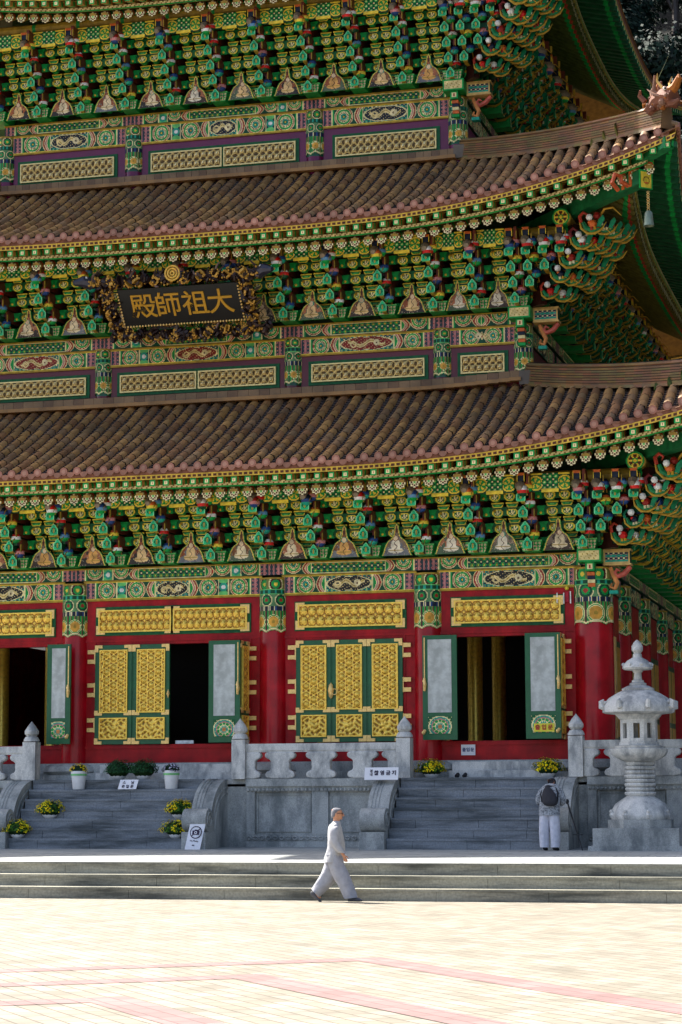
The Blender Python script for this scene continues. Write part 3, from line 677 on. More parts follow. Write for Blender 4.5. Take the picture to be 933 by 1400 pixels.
beams(COLS2, 53.5, 13.26, 13.69, 14.0, .22, [RD, RD, RD, RD, RD])
beams(COLS3, 55.5, 19.92, 20.42, 20.69, .25, [lin('#20252e')]*3)
# side beams (right flank), same painting
def side_beams(t, ys, zl, zm, zt, r):
    X = t['wx']
    for i in range(len(ys)-1):
        for lower, z0, z1, xx in ((True, zl, zm-.02, X+.16), (False, zm+.02, zt, X+.22)):
            mb = MB(); ins = r*.75 if lower else 0; w = ys[i+1]-ys[i]-2*ins
            mb.box(X-.15, xx-.01, ys[i]+ins, ys[i+1]-ins, z0, z1, K['dgreen'])
            mb.grid((xx, ys[i]+ins, z0), (0, 1, 0), (0, 0, 1), w, z1-z0, .035, beam_fn(w, z1-z0, lower, DK, i))
            build('painted_beam', mb, PAINT, HALL, smooth=False)
side_beams(T1, [51.5+3.72*k for k in range(6)], 6.89, 7.34, 7.63, .34)
side_beams(T2, [53.5, 57.2, 60.8, 64.5, 68.1], 13.26, 13.69, 14.0, .22)
side_beams(T3, [55.5, 59, 62.5, 66.1], 19.92, 20.42, 20.69, .25)
# beam ends and carved scroll at the front right corner of each tier
for t, zl, zt in ((T1, 6.89, 7.63), (T2, 13.26, 14.0), (T3, 19.92, 20.69)):
    X, Y = t['wx'], t['wy']; zc = zt-.10; mb = MB()
    def ef(u, v):
        C = base(u, lin('#e8d08a')); e = np.minimum(np.minimum(u, .56-u), np.minimum(v, .30-v)); C[e < .035] = K['green']; C[(np.sin(u*55+v*20)*np.sin(v*60) > .6) & (e > .06)] = K['ochre']; return C
    mb.box(X-.26, X+.30, Y-.72, Y-.2, zc-.15, zc+.15, K['green']); mb.grid((X-.26, Y-.73, zc-.15), (1, 0, 0), (0, 0, 1), .56, .30, .02, ef)
    mb.box(X-.08, X+.13, Y-.64, Y-.3, zc-.36, zc-.15, K['green'])
    mb.grid((X-.08, Y-.65, zc-.36), (1, 0, 0), (0, 0, 1), .21, .21, .02, square_fn(.21))
    for k, c in enumerate((K['orange'], K['navy'], K['cream'], K['orange'], K['green'])): mb.box(X-.05, X+.12, Y-.58+.03*k, Y-.3, zc-.46-.085*k, zc-.38-.085*k, c)
    build('beam_end', mb, PAINT, HALL, smooth=False)
    mb = MB()
    def gf(u, v):
        C = base(u, K['dgreen']); e = np.minimum(np.minimum(u, .62-u), np.minimum(v, .30-v)); m = e > .03; flowers(C, m, u, v, .12, K['navy'], K['teal'], K['pink']); C[e < .035] = lin('#dcb46a'); return C
    mb.box(X+.3, X+.92, Y-.30, Y+.0, zc-.17, zc+.13, K['dgreen']); mb.grid((X+.30, Y-.31, zc-.17), (1, 0, 0), (0, 0, 1), .62, .30, .02, gf)
    mb.box(X+.30, X+.95, Y-.33, Y+.02, zc+.13, zc+.17, lin('#dcb46a')); mb.box(X+.30, X+.95, Y-.33, Y+.02, zc-.21, zc-.17, lin('#dcb46a'))
    build('beam_end', mb, PAINT, HALL, smooth=False)
    mb = MB(); oc = lin('#d88a4c'); pk = lin('#c8604c')
    mb.tube([(X+.92, Y-.2, zc-.24), (X+.78, Y-.2, zc-.40), (X+.62, Y-.2, zc-.46), (X+.54, Y-.2, zc-.38), (X+.6, Y-.2, zc-.30), (X+.68, Y-.2, zc-.34)], [.06, .07, .06, .05, .045, .02], 7, pk)
    mb.tube([(X+.44, Y-.2, zc-.25), (X+.52, Y-.2, zc-.45), (X+.6, Y-.2, zc-.62), (X+.54, Y-.2, zc-.76), (X+.44, Y-.2, zc-.70), (X+.47, Y-.2, zc-.62)], [.05, .06, .06, .055, .04, .02], 7, oc)
    mb.box(X+.42, X+.62, Y-.3, Y-.1, zc-.88, zc-.80, K['teal'])
    build('carved_scroll', mb, PAINT, HALL)

def wall_bay(x0, x1, y, z0, z1, openx, openz, mat, name='wall'):
    mb = MB(); d = .12
    if openx is None: mb.box(x0, x1, y-d, y+d, z0, z1)
    else:
        a, b = openx; c, e = openz
        mb.box(x0, x1, y-d, y+d, z0, c); mb.box(x0, x1, y-d, y+d, e, z1); mb.box(x0, a, y-d, y+d, c, e); mb.box(b, x1, y-d, y+d, c, e)
        mb.box(x0, x1, y-d-.03, y-d+.01, e+.07, e+.13); mb.box(a-.06, a, y-d-.025, y-d+.01, c, e+.07); mb.box(b, b+.06, y-d-.025, y-d+.01, c, e+.07)
        mb.box(x0, x1, y-d-.03, y-d+.01, c-.10, c-.03)
    return build(name, mb, mat, HALL, smooth=False)
def strip_panel(x0, x1, z0, z1, y, wall, n, dome=True, halves=1):
    mb = MB(); mb.box(x0-.09, x1+.09, y-.03, y, z0-.08, z1+.08, lin('#0c5a2e')); g = build('green_board', mb, PAINT, wall, smooth=False)
    w = (x1-x0-(.05 if halves == 2 else 0))/halves
    for k in range(halves):
        a = x0+k*(w+.05); gold_strip(a, a+w, z0, z1, y-.03, wall, n, dome)
        if dome: corner_plates(a, a+w, z0, z1, y-.032, wall)
OZ = (3.26, 5.74)
bays1 = [(-29, -25.0, (-28.4, -25.6), (-28.3, -25.7), 10, 1), (-25.0, -21.1, (-24.5, -21.62), (-24.45, -21.7), 12, 1), (-21.1, -15.9, (-20.52, -16.5), (-20.44, -16.54), 11, 2),
         (-15.9, -12.0, (-15.29, -12.61), (-15.24, -12.61), 12, 1), (-12.0, -8.0, (-11.45, -8.72), (-11.34, -8.76), 12, 1)]
for x0, x1, ox, sx_, n, hv in bays1:
    w = wall_bay(x0, x1, 51.5, 2.8, 6.88, ox, OZ, WALLRED); strip_panel(sx_[0], sx_[1], 6.05, 6.61, 51.38, w, n, True, hv)
WR2 = mk('maroon_wall', T2['wc'], rough=.4, nscale=2.5, namt=.2); WR3 = mk('plum_wall', T3['wc'], rough=.4, nscale=2.5, namt=.2)  # upper walls coloured maroon and plum, apart from the red below
for x0, x1, a, b, n, hv in ((-27.05, -25.0, -26.6, -25.4, 6, 1), (-25.0, -21.2, -24.6, -21.67, 15, 1), (-21.2, -15.97, -20.71, -16.42, 11, 2), (-15.97, -12.03, -15.46, -12.48, 15, 1), (-12.03, -9.95, -11.54, -10.42, 6, 1)):
    w = wall_bay(x0, x1, 53.5, 12.0, 13.25, None, None, WR2); strip_panel(a, b, 12.52, 12.99, 53.38, w, n, False, hv)
for x0, x1, a, b, n, hv in ((-25.0, -21.17, -24.53, -21.73, 14, 1), (-21.17, -15.95, -20.64, -16.48, 10, 2), (-15.95, -12.0, -15.36, -12.57, 14, 1)):
    w = wall_bay(x0, x1, 55.5, 18.5, 19.9, None, None, WR3); strip_panel(a, b, 19.06, 19.60, 55.38, w, n, False, hv)
# flank walls
for t, z0, z1, m in ((T1, 2.8, 6.88, WALLRED), (T2, 12.0, 13.25, WR2), (T3, 18.5, 19.9, WR3)):
    mb = MB(); X = t['wx']; mb.box(X-.12, X+.1, t['wy']+.1, t['ry'], z0, z1); mb.box(t['lx']-.1, t['lx']+.12, t['wy']+.1, t['ry'], z0, z1); mb.box(t['lx'], X, t['ry']-.1, t['ry']+.1, z0, z1)
    w = build('flank_wall', mb, m, HALL, smooth=False)
    if t is T1:
        for k in range(5):
            mb = MB(); y0 = 51.5+3.72*k+.5
            for j in range(3):
                a = y0+.9*j; mb.box(X+.1, X+.15, a+.02, a+.88, 3.3, 5.75, lin('#0c5a2e'))
                mb.box(X+.15, X+.165, a+.12, a+.78, 4.1, 5.6, lin('#d8a03a')); mb.box(X+.15, X+.165, a+.12, a+.78, 3.4, 3.95, lin('#d8a03a'))
            build('shutter', mb, GILT, w, smooth=False)
        mb = MB()
        for zz in (3.6, 4.5, 5.4): mb.box(X+.1, X+.42, 52.05, 52.15, zz-.07, zz+.07)
        mb.box(X+.36, X+.42, 52.0, 52.2, 3.3, 5.7); build('hinge', mb, GOLDFLAT, w, smooth=False)
# solid core behind the bracket zones (so no light leaks) and ceilings
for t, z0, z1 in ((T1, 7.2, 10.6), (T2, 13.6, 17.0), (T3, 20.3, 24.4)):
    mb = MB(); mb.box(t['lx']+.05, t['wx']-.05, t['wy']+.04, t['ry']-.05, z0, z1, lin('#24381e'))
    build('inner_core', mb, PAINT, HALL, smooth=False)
mb = MB(); mb.box(-26.9, -10.1, 53.7, 68, 10.6, 13.0, lin('#2e110c')); mb.box(-24.8, -12.2, 55.7, 66, 17, 20.3, lin('#2e110c')); build('inner_core', mb, PAINT, HALL, smooth=False)

# ---------------------------------------------------------------- brackets
PER = 1.305
def set_mesh(t, rs, rows, **kw):
    mb = bracket_core(rows, PER, rs, noses=False, **kw); return mb
zp1 = {4: (1.27, 1.78), 5: (1.62, 1.78)}
def nose_obj(parent, x, o, z, b):
    mb = MB(); nose(mb, x, o, z, b); return mb
rsb = np.random.RandomState(11)
PROTO_N = {}
def shared(name, key, maker):
    if key not in PROTO_N:
        o = build(name, maker(), PAINT, None, origin=(0, 0, 0), smooth=True, ang=35); PROTO_N[key] = o.data; bpy.data.objects.remove(o)
    return PROTO_N[key]
def inst(name, me, parent, loc, rz=0):
    o = bpy.data.objects.new(name, me); COL.objects.link(o); o.parent = parent; o.location = Vector(loc)-WL[parent]; o.rotation_euler.z = rz; WL[o] = Vector(loc); return o
def bracket_set(t, x, y, rz, variant, split):
    rows = t['rows']; do = .30 if rows == 4 else .26
    def core():
        rs = np.random.RandomState(variant); mb = bracket_core(rows, PER, rs, do=do, noses=not split)
        zt_, ot = zp1[rows]
        if not split: top_nose(mb, 0, ot, zt_, BALLS[variant % 6])
        return mb
    o = inst('bracket_set', shared('bracket_set', (rows, variant, split), core), t['bg'], (x, y, t['zb']+.03), rz)
    if split:
        for r in range(rows):
            b = (variant+r*2) % 6; oo = .95+.25*r
            me = shared('carved_nose', ('n', r, b, rows), lambda: nose_obj(None, 0, oo, .17+.34*r, BALLS[b]))
            c = bpy.data.objects.new('carved_nose', me); COL.objects.link(c); c.parent = o; WL[c] = WL[o]
        def tn():
            mb = MB(); top_nose(mb, 0, zp1[rows][1], zp1[rows][0], BALLS[(variant+1) % 6]); return mb
        c = bpy.data.objects.new('beam_nose', shared('beam_nose', ('t', (variant+1) % 6, rows), tn)); COL.objects.link(c); c.parent = o; WL[c] = WL[o]
    return o
for t in TIERS: t['bg'] = HALL
blocks1 = [-8.05-PER*k for k in range(17)]; blocks2 = [-9.95, -10.97]+[-12.03-PER*k for k in range(12)]; blocks3 = [-12.0-PER*k for k in range(11)]
for t, bl in ((T1, blocks1), (T2, blocks2), (T3, blocks3)):
    for i, x in enumerate(bl): bracket_set(t, x, t['wy'], 0, (i*5+int(t['Z'])) % 6, t['rows'] == 4 and i < 12)
    n = int((t['ry']-t['wy'])/PER)
    for k in range(0, n+1): bracket_set(t, t['wx'], t['wy']+.05+PER*k, PI/2, (k*5+1) % 6, False)
# frieze panels between the top noses
for t, bl in ((T1, blocks1), (T2, blocks2), (T3, blocks3)):
    rows = t['rows']; o = 1.66; z0 = t['zb']+(1.30 if t is T1 else 1.36 if t is T2 else 1.70)
    me = shared('frieze_panel', 'frz', lambda: (lambda mb: (mb.box(-.46, .46, 0, .06, 0, .42, K['dgreen']), mb.grid((-.46, -.012, 0), (1, 0, 0), (0, 0, 1), .92, .42, .019, frieze_fn(.92, .42)), mb.box(-.2, .2, -.05, 0, -.03, .045, K['yellow']), mb)[-1])(MB()))
    for i in range(len(bl)-1):
        m = (bl[i]+bl[i+1])/2; ob = inst('frieze_panel', me, HALL, (m, t['wy']-o, z0)); 
        if bl[i]-bl[i+1] < 1.2: ob.scale.x = .78
    for k in range(int((t['ry']-t['wy'])/PER)): inst('frieze_panel', me, HALL, (t['wx']+o, t['wy']+.05+PER*(k+.5), z0), PI/2)
# seated-monk paintings between the base blocks
pid = 0
for t, bl in ((T1, blocks1), (T2, blocks2), (T3, blocks3)):
    for i in range(len(bl)-1):
        m = (bl[i]+bl[i+1])/2; w = .76 if bl[i]-bl[i+1] > 1.2 else .62; h = .80; fn, mask, hwf = monk_fn(w, h, pid+3); mb = MB()
        zb = t['zb']+.035; yy = t['wy']-.66
        poly = [(hwf(s), s*h) for s in (0, .08, .2, .36, .46, .56, .66, .8, .9)]; poly = poly+[(0, h)]+[(-a, b) for a, b in poly[::-1]]
        mb.prism(poly, (m, yy+.05, zb), (1, 0, 0), (0, 0, 1), (0, -1, 0), .05, K['green'])
        mb.grid((m-w/2, yy-.008, zb), (1, 0, 0), (0, 0, 1), w, h, .0165, fn, mask=mask)
        build('monk_painting', mb, PAINT, HALL, smooth=False); pid += 1
# corner fans: extra noses out to the corner, and diagonal curled horns
def corner_fan(t):
    rows = t['rows']; mb = MB(); z0 = t['zb']+.03; X, Y = t['wx'], t['wy']; zt_, ot = zp1[rows]
    for side in (0, 1):
        T0 = Matrix.Translation((X, Y, z0)) @ (Matrix.Identity(4) if side == 0 else Matrix.Rotation(PI/2, 4, 'Z') @ Matrix.Scale(-1, 4, (1, 0, 0)))
        for j in range(1, 4):
            mb.T = T0
            for r in range(min(j+0, rows), rows): nose(mb, .42*j, (.95+.25*r) if rows == 4 else (.8+.22*r), .17+.34*r, BALLS[(j*2+r*3+side) % 6])
            top_nose(mb, .42*j, ot, zt_, BALLS[(j*3+side) % 6])
            for r in range(j, rows+1): mb.box(.42*j-.05, .42*j+.05, -.5-.3*r, 0, .05+.34*r, .36+.34*r, lin('#33120c'))
    for side in (0, 1): pass
    # diagonal arms
    D = Matrix.Translation((X, Y, z0)) @ Matrix.Rotation(PI/4, 4, 'Z')
    mb.T = D
    for r in range(rows+1):
        o = (1.15+.40*r)*1.12; z = .17+.32*r
        A2 = Vector((1, -1, 0)).normalized(); hk = [lin('#b8402c'), lin('#1a7a5a'), lin('#c8802c'), lin('#7a2a2c')]
        for q, (xx, dd) in enumerate(((-.02, -.06), (.29, 0), (.60, -.14), (.92, -.3), (1.24, -.5))):
            if q >= 3 and r < 1: continue
            mb.box(xx-.05, xx+.05, -o-dd+.1, -.1, z-.06, z+.08, lin('#0d3f28'))
            curl(mb, (xx, -o-dd, z+.02), (.92 if r > 1 else .8), A2, (lin('#b8902c'), lin('#117844'), BALLS[(r*5+q*3) % 6][0], hk[(r+q) % 4]), hook=(q < 2))
        mb.tube([(.2, -o+.2, z+.25), (.22, -o-.1, z+.48), (.25, -o-.4, z+.45), (.3, -o-.66, z+.2)], [.03, .03, .022, .008], 6, lin('#d8a53c'))
        mb.ball((.1, -o+.05, z+.33), .10, 8, BALLS[r % 6][0]); mb.ball((-.16, -o+.0, z+.25), .085, 8, K['white'])
    for r in range(rows+1): mb.box(-.09, .09, -.9-.36*r, 0, .02+.34*r, .36+.34*r, lin('#33120c'))
    mb.T = None
    return fixnormals(build('corner_bracket', mb, PAINT, HALL, smooth=True, ang=35))
for t in TIERS: corner_fan(t)
# the right flank: long curled horns and hanging lotus buds outside every set
for t in TIERS:
    mb = MB(); rows = t['rows']; X = t['wx']; n = int((t['ry']-t['wy'])/(PER/2)); rr = random.Random(4)
    for k in range(1, n):
        y = t['wy']+.05+PER/2*k; z0 = t['zb']
        for r in range(rows):
            o = (.75+.28*r) if rows == 4 else (.6+.22*r); z = z0+.2+.32*r; c = BALLS[rr.randrange(6)]
            mb.prism([(0, .0), (o-.25, -.12), (o+.02, -.10), (o+.2, .06), (o+.26, .2), (o+.08, .06), (o-.2, .04), (0, .12)], (X, y+.05, z), (1, 0, 0), (0, 0, 1), (0, -1, 0), .1, lin('#0c3f28') if t is T1 else lin('#08281c'), lin('#c8a02c') if t is T1 else lin('#7a6420'))  # upper tiers coloured darker to carry the shade there
            dk = 1 if t is T1 else .45  # shade on the upper flanks put into the curl colours
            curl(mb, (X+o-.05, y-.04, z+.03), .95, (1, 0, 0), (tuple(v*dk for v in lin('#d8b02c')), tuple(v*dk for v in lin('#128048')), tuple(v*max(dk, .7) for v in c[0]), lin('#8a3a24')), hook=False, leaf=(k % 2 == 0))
            if k % 2 == 0: mb.tube([(X+o+.05, y, z+.2), (X+o+.25, y, z+.34), (X+o+.48, y, z+.32), (X+o+.62, y, z+.16)], [.022, .022, .016, .006], 5, lin('#c89a3c'))
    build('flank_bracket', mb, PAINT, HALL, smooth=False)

# ---------------------------------------------------------------- doors
def hf_flower(w, h, p=.19):
    def hf(u, v):
        s3 = math.sqrt(3); u = u-w/2
        d = np.minimum(np.minimum(np.abs(((u/p) % 1)-.5), np.abs((((u*.5+v*s3/2)/p) % 1)-.5)), np.abs((((-u*.5+v*s3/2)/p) % 1)-.5))
        bar = d < .13
        k = (2*PI/p); hx = np.cos(k*(u))+np.cos(k*(u*.5+v*s3/2))+np.cos(k*(-u*.5+v*s3/2))
        return .020*bar+.012*hx
    return hf
def hf_carve(w, h, seed):
    def hf(u, v):
        return .012*(np.sin(u*48+seed+3*np.sin(v*22))+np.sin(v*52+2*np.sin(u*19+seed)))+.02*np.exp(-((u-w/2)**2+(v-h/2)**2)/.012)
    return hf
GREEN_D = mk('green_painted_frame', lin('#0a5a30'), rough=.4, nscale=6, namt=.2)
def gold_leaf(w, h, seed=0):
    """local: x 0..w, z 0..h, front -y"""
    d = empty('door', (0, 0, 0)); mb = MB(); mb.box(0, w, 0, .06, 0, h, (1, 1, 1)); mb.box(.004, .02, -.01, 0, 0, h); mb.box(w-.02, w-.004, -.01, 0, 0, h)
    build('door_frame', mb, GREEN_D, d, smooth=False)
    a = .13; zl = .78*h/2.48; mb = MB()
    def framed(x0, x1, z0, z1, hf, res):
        b = .028
        for q in ((x0, x1, z0, z0+b), (x0, x1, z1-b, z1), (x0, x0+b, z0+b, z1-b), (x1-b, x1, z0+b, z1-b)): mb.box(q[0], q[1], -.045, 0, q[2], q[3], GC)
        W_, H_ = x1-x0-2*b, z1-z0-2*b; H0 = hf(W_, H_)
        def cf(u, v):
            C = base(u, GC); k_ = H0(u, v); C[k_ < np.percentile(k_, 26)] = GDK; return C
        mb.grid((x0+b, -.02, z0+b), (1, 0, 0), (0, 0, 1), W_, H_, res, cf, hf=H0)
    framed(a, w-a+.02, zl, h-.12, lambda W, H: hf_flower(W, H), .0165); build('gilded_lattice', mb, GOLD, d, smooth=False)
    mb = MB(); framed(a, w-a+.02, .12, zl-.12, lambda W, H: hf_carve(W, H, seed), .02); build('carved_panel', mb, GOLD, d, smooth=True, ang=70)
    for X, sx in ((0, 1), (w, -1)):
        for Z, sz, s in ((0, 1, .15), (h, -1, .17), (zl-.06, 1, .12)):
            mb = MB(); x_, X_ = sorted((X, X+.20*sx)); z_, Z_ = sorted((Z, Z+.075*sz)); mb.box(x_, X_, -.03, .0, z_, Z_); x_, X_ = sorted((X, X+.09*sx)); z_, Z_ = sorted((Z, Z+s*sz)); mb.box(x_, X_, -.032, .0, z_, Z_)
            build('corner_plate', mb, GOLDFLAT, d, smooth=False)
    return d
def paper_leaf(w, h, handle_left, sign=False):
    d = empty('door', (0, 0, 0)); mb = MB(); mb.box(0, w, 0, .06, 0, h); build('door_frame', mb, GREEN_D, d, smooth=False)
    mb = MB(); mb.box(.13, w-.13, -.012, 0, .64, h-.10); build('paper_panel', mb, PAPERM, d, smooth=False)
    W, H = w-.26, .42
    def fn(u, v):
        x = np.abs(u-W/2); y = v-.18; r = np.hypot(x*.9, y); a = np.arctan2(y, x); C = base(u, lin('#0a5a30'))
        for lo, hi, c in ((.23, .255, 'cream'), (.19, .23, 'teal'), (.165, .19, 'pink'), (.11, .165, 'green'), (.095, .11, 'cream'), (.0, .095, 'teal')): C[(r >= lo) & (r < hi) & (v > .02)] = K[c]
        C[(r < .165) & (r > .06) & (np.abs(np.sin(a*5)) < .3)] = K['cream']; C[(r < .05)] = lin('#d88a4c'); C[(r > .2) & (np.sin(x*60)*np.sin(v*60) > .75)] = K['cream']; return C
    mb = MB(); mb.grid((.13, -.006, .13), (1, 0, 0), (0, 0, 1), W, H, .016, fn); build('painted_panel', mb, PAINT, d, smooth=False)
    mb = MB(); X = .05 if handle_left else w-.05
    mb.box(X-.012, X+.012, -.02, 0, 1.3, h-.05); mb.tube([(X, -.03, 1.45), (X+.02, -.07, 1.3), (X, -.03, 1.15)], [.03, .045, .03], 6); mb.ball((X-.01, -.03, 1.38), .04, 6); build('door_handle', mb, GOLDFLAT, d); mb = MB(); mb.ball((X-.03, -.02, .17), .05, 6); mb.ball((X, -.02, .21), .04, 6)
    build('corner_plate', mb, GOLDFLAT, d); return d
def place(d, x, y, z, rz=0):
    d.parent = HALL; d.location = Vector((x, y, z))-WL[HALL]; d.rotation_euler.z = rz; return d
def hinges(x, y, sgn):
    for zz in (3.75, 4.62, 5.45):
        mb = MB(); mb.box(x-.02, x+.02, y-.06, y-.02, zz-.18, zz+.18)
        for q in (-.12, .12):
            a, b = sorted((x, x+sgn*.20)); mb.box(a, b, y-.05, y, zz+q-.05, zz+q+.05)
        a, b = sorted((x, x-sgn*.12)); mb.box(a, b, y-.055, y-.02, zz-.06, zz+.06)
        build('hinge', mb, GOLDFLAT, HALL, smooth=False)
H = 2.46; yl = 51.30
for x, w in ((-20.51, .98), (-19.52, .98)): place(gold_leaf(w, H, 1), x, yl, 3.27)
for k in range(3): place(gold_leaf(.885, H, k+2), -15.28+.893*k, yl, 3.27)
for x, s in ((-20.52, -1), (-16.5, 1), (-15.29, -1), (-12.61, 1), (-8.72, 1)): hinges(x, 51.36, s)
# folded-open leaves: one stands out from the jamb, its partner turns back parallel to the wall
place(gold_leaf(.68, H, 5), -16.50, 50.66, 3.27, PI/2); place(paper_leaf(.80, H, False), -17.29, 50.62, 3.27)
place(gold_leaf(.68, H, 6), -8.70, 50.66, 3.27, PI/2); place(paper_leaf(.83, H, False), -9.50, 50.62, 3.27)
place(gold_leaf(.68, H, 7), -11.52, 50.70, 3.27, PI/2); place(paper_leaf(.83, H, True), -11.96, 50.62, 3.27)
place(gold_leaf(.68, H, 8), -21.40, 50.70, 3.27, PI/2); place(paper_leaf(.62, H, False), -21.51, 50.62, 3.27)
mb = MB()
for x in (-15.28+.893, ): mb.lathe([(.0, -.2), (.05, -.14), (.075, 0), (.05, .14), (0, .2)], 10, (x, 51.26, 4.5), (1, 1, 1)); mb.tube([(x+.1+.07*math.cos(a), 51.2, 4.47+.07*math.sin(a)) for a in np.linspace(0, 2*PI, 13)], .012, 5)
build('door_handle', mb, GOLDFLAT, HALL); mb = MB()
mb.lathe([(.0, -.12), (.045, 0), (0, .12)], 8, (-18.56, 51.26, 4.5), (1, 1, 1))
build('door_handle', mb, GOLDFLAT, HALL)
mb = MB()   # small wall fixture: gold knob, white strips and a red centre
mb.ball((-8.60, 51.30, 6.82), .05, 8, K['yellow']); mb.box(-8.64, -8.56, 51.30, 51.36, 6.5, 6.74, lin('#b01c30'))
for q in (-.24, -.08, .08): mb.box(-8.60+q-.012, -8.60+q+.012, 51.31, 51.35, 6.46, 6.72+.03*(q > 0), K['white'])
build('small_fixture', mb, PAINT, HALL)
mb = MB(); mb.box(-18.42, -17.95, 51.42, 51.46, 3.27, 3.35, lin('#c8d0d4')); build('label_strip', mb, PAINT, HALL, smooth=False)
# interior: floor, dark walls, gilded pillars and an altar glint
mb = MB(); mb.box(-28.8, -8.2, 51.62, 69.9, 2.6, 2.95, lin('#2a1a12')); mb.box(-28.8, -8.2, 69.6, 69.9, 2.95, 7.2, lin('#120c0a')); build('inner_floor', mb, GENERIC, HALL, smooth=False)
for x, y in ((-11.83, 56), (-12.04, 60.2), (-25.13, 56), (-23.0, 54.5), (-18.5, 60), (-15.9, 56)):
    mb = MB(); mb.lathe([(.24, 2.95), (.2, 3.1), (.2, 7.2)], 20, (x, y, 0), GC); build('gilded_pillar', mb, GOLD, HALL)
mb = MB(); ra = random.Random(8)
for k in range(26): mb.ball((-18.2+ra.uniform(-.5, .9), 57.6+ra.uniform(-.3, .3), 3.9+ra.uniform(0, 1.9)), ra.uniform(.02, .07), 6)
for k in range(5): mb.tube([(-18.2+.2*k, 57.6, 5.9), (-18.1+.2*k, 57.6, 5.5-.1*k), (-18.2+.2*k, 57.6, 5.1)], .02, 5)
mb.c = [GC]*len(mb.c); build('altar_ornament', mb, GOLD, HALL)
# ================================================================ NAME PLAQUE (hangs under the second eave)
PL = empty('name_plaque', (-18.5, 52.0, 14.1)); tag(PL, 'black name board with four golden characters in a carved dragon frame', 'name plaque')
y_at = lambda z: 52.15-(z-14.05)*.78
tilt = math.atan(.78); Lc = math.sqrt(1+.78**2)
mb = MB(); x0, x1, zb_, zt_ = -20.12, -16.88, 14.02, 14.83
def Q(x, s, off=0):   # s = metres up the sloping board face
    return Vector((x, 52.15-.615*s-off*.788, 14.02+.788*s-off*.615))
Hs = (zt_-zb_)/.788
P = [Q(x0, 0), Q(x1, 0), Q(x1, Hs), Q(x0, Hs)]; B = [p+Vector((0, .05, .04)) for p in P]
mb._add([tuple(p) for p in P+B], [(0, 1, 2, 3), (7, 6, 5, 4), (0, 4, 5, 1), (1, 5, 6, 2), (2, 6, 7, 3), (3, 7, 4, 0)], (1, 1, 1)); build('board', mb, BLACKM, PL, smooth=False)
mb = MB()
for a, b in (((x0, 0), (x1, 0)), ((x0, 0), (x0, Hs)), ((x1, 0), (x1, Hs))):
    n = int(math.hypot(b[0]-a[0], b[1]-a[1])/.08)
    for i in range(n):
        f = i/n; mb.ball(tuple(Q(a[0]+(b[0]-a[0])*f, a[1]+(b[1]-a[1])*f, .03)), .03, 5)
build('beaded_border', mb, GOLDFLAT, PL)
UP = Vector((0, -.615, .788)); NR = Vector((0, -.788, -.615))
def plaque_matrix(x, s, off):
    p = Q(x, s, off)-WL[PL]; m = Matrix(((1, 0, 0, p.x), (0, UP.y, NR.y, p.y), (0, UP.z, NR.z, p.z), (0, 0, 0, 1))); return m
for ch, x in zip('殿師祖大', (-19.5, -18.83, -18.1, -17.42)):
    o = text_obj('golden_character', ch, .72, mk('dull_gold_paint', lin('#c8921e'), rough=.5, namt=.15), PL, plaque_matrix(x, Hs*.49, .012), ext=.015, font_bold=.004)
def dragon_rope(mb, path, r, seed, amp=.1):
    n = 60; rr = random.Random(seed); tot = 0; pts = []
    P = [Vector(p) for p in path]; seg = [(P[i+1]-P[i]).length for i in range(len(P)-1)]; L = sum(seg)
    for i in range(n+1):
        d = L*i/n; k = 0
        while k < len(seg)-1 and d > seg[k]: d -= seg[k]; k += 1
        p = P[k].lerp(P[k+1], d/seg[k]); dirv = (P[k+1]-P[k]).normalized(); sd = dirv.cross(NR).normalized()
        pts.append(p+sd*amp*math.sin(i*.62+seed)+NR*(.05+.05*math.sin(i*.9)))
    gold = lin('#c8963c'); dk = lin('#2e1c18')
    for i in range(n):
        g = math.sin(i*.55+seed*2) > -.1
        mb.tube([pts[i], pts[i+1]], [r*(1-.2*math.sin(i)), r*(1-.2*math.sin(i+1))], 7, (lambda q, g=g, i=i: (gold if (g and i % 2) else dk)))
        if g:
            for k in range(5):
                a = rr.uniform(0, 2*PI); mb.ball(pts[i]+Vector((math.cos(a)*r*.85, -r*.6, math.sin(a)*r*.85)), .028, 5, gold)
        if rr.random() < .5:
            a = rr.uniform(0, 2*PI); v = Vector((math.cos(a), -.4, math.sin(a))); mb.tube([pts[i], pts[i]+v*r*1.4, pts[i]+v*r*1.9+Vector((.06, 0, .05))], [.05, .035, .01], 5, dk if rr.random() < .7 else lin('#6a5248'))
mb = MB(); m_ = .20
for sd_, path in ((1, [Q(x0-.6, Hs+.24), Q(CX-.15, Hs+.26)]), (2, [Q(CX+.15, Hs+.26), Q(x1+.6, Hs+.24)]), (3, [Q(x0-.28, Hs+.1), Q(x0-.2, -.1)]), (4, [Q(x1+.25, Hs+.1), Q(x1+.22, -.1)]), (5, [Q(x0-.35, -.22), Q(CX, -.3)]), (6, [Q(CX, -.3), Q(x1+.65, -.25)])):
    dragon_rope(mb, path, .12, sd_*3, .07)
for s, x in ((-1, x0-.62), (1, x1+.62)):   # dragon heads reaching out at the upper corners
    c = Q(x, Hs+.22); mb.tube([c, c+Vector((s*.2, -.15, .05)), c+Vector((s*.42, -.25, .0))], [.17, .15, .06], 8, lin('#3a3a48')); mb.ball(c+Vector((s*.1, -.18, .12)), .05, 6, K['white'])
    for k in range(5): mb.tube([c, c+Vector((-s*.1, -.1+.05*k, .2)), c+Vector((-s*.25, -.15+.1*k, .35))], [.04, .03, .008], 5, lin('#4a3a34'))
c = Q(CX, Hs+.28, .05); mb.lathe([(0, 0), (.2, .02), (.2, .08), (.13, .1), (.13, .14), (.06, .16), (0, .16)], 14, (0, 0, 0), lin('#d8a53c')) if False else None
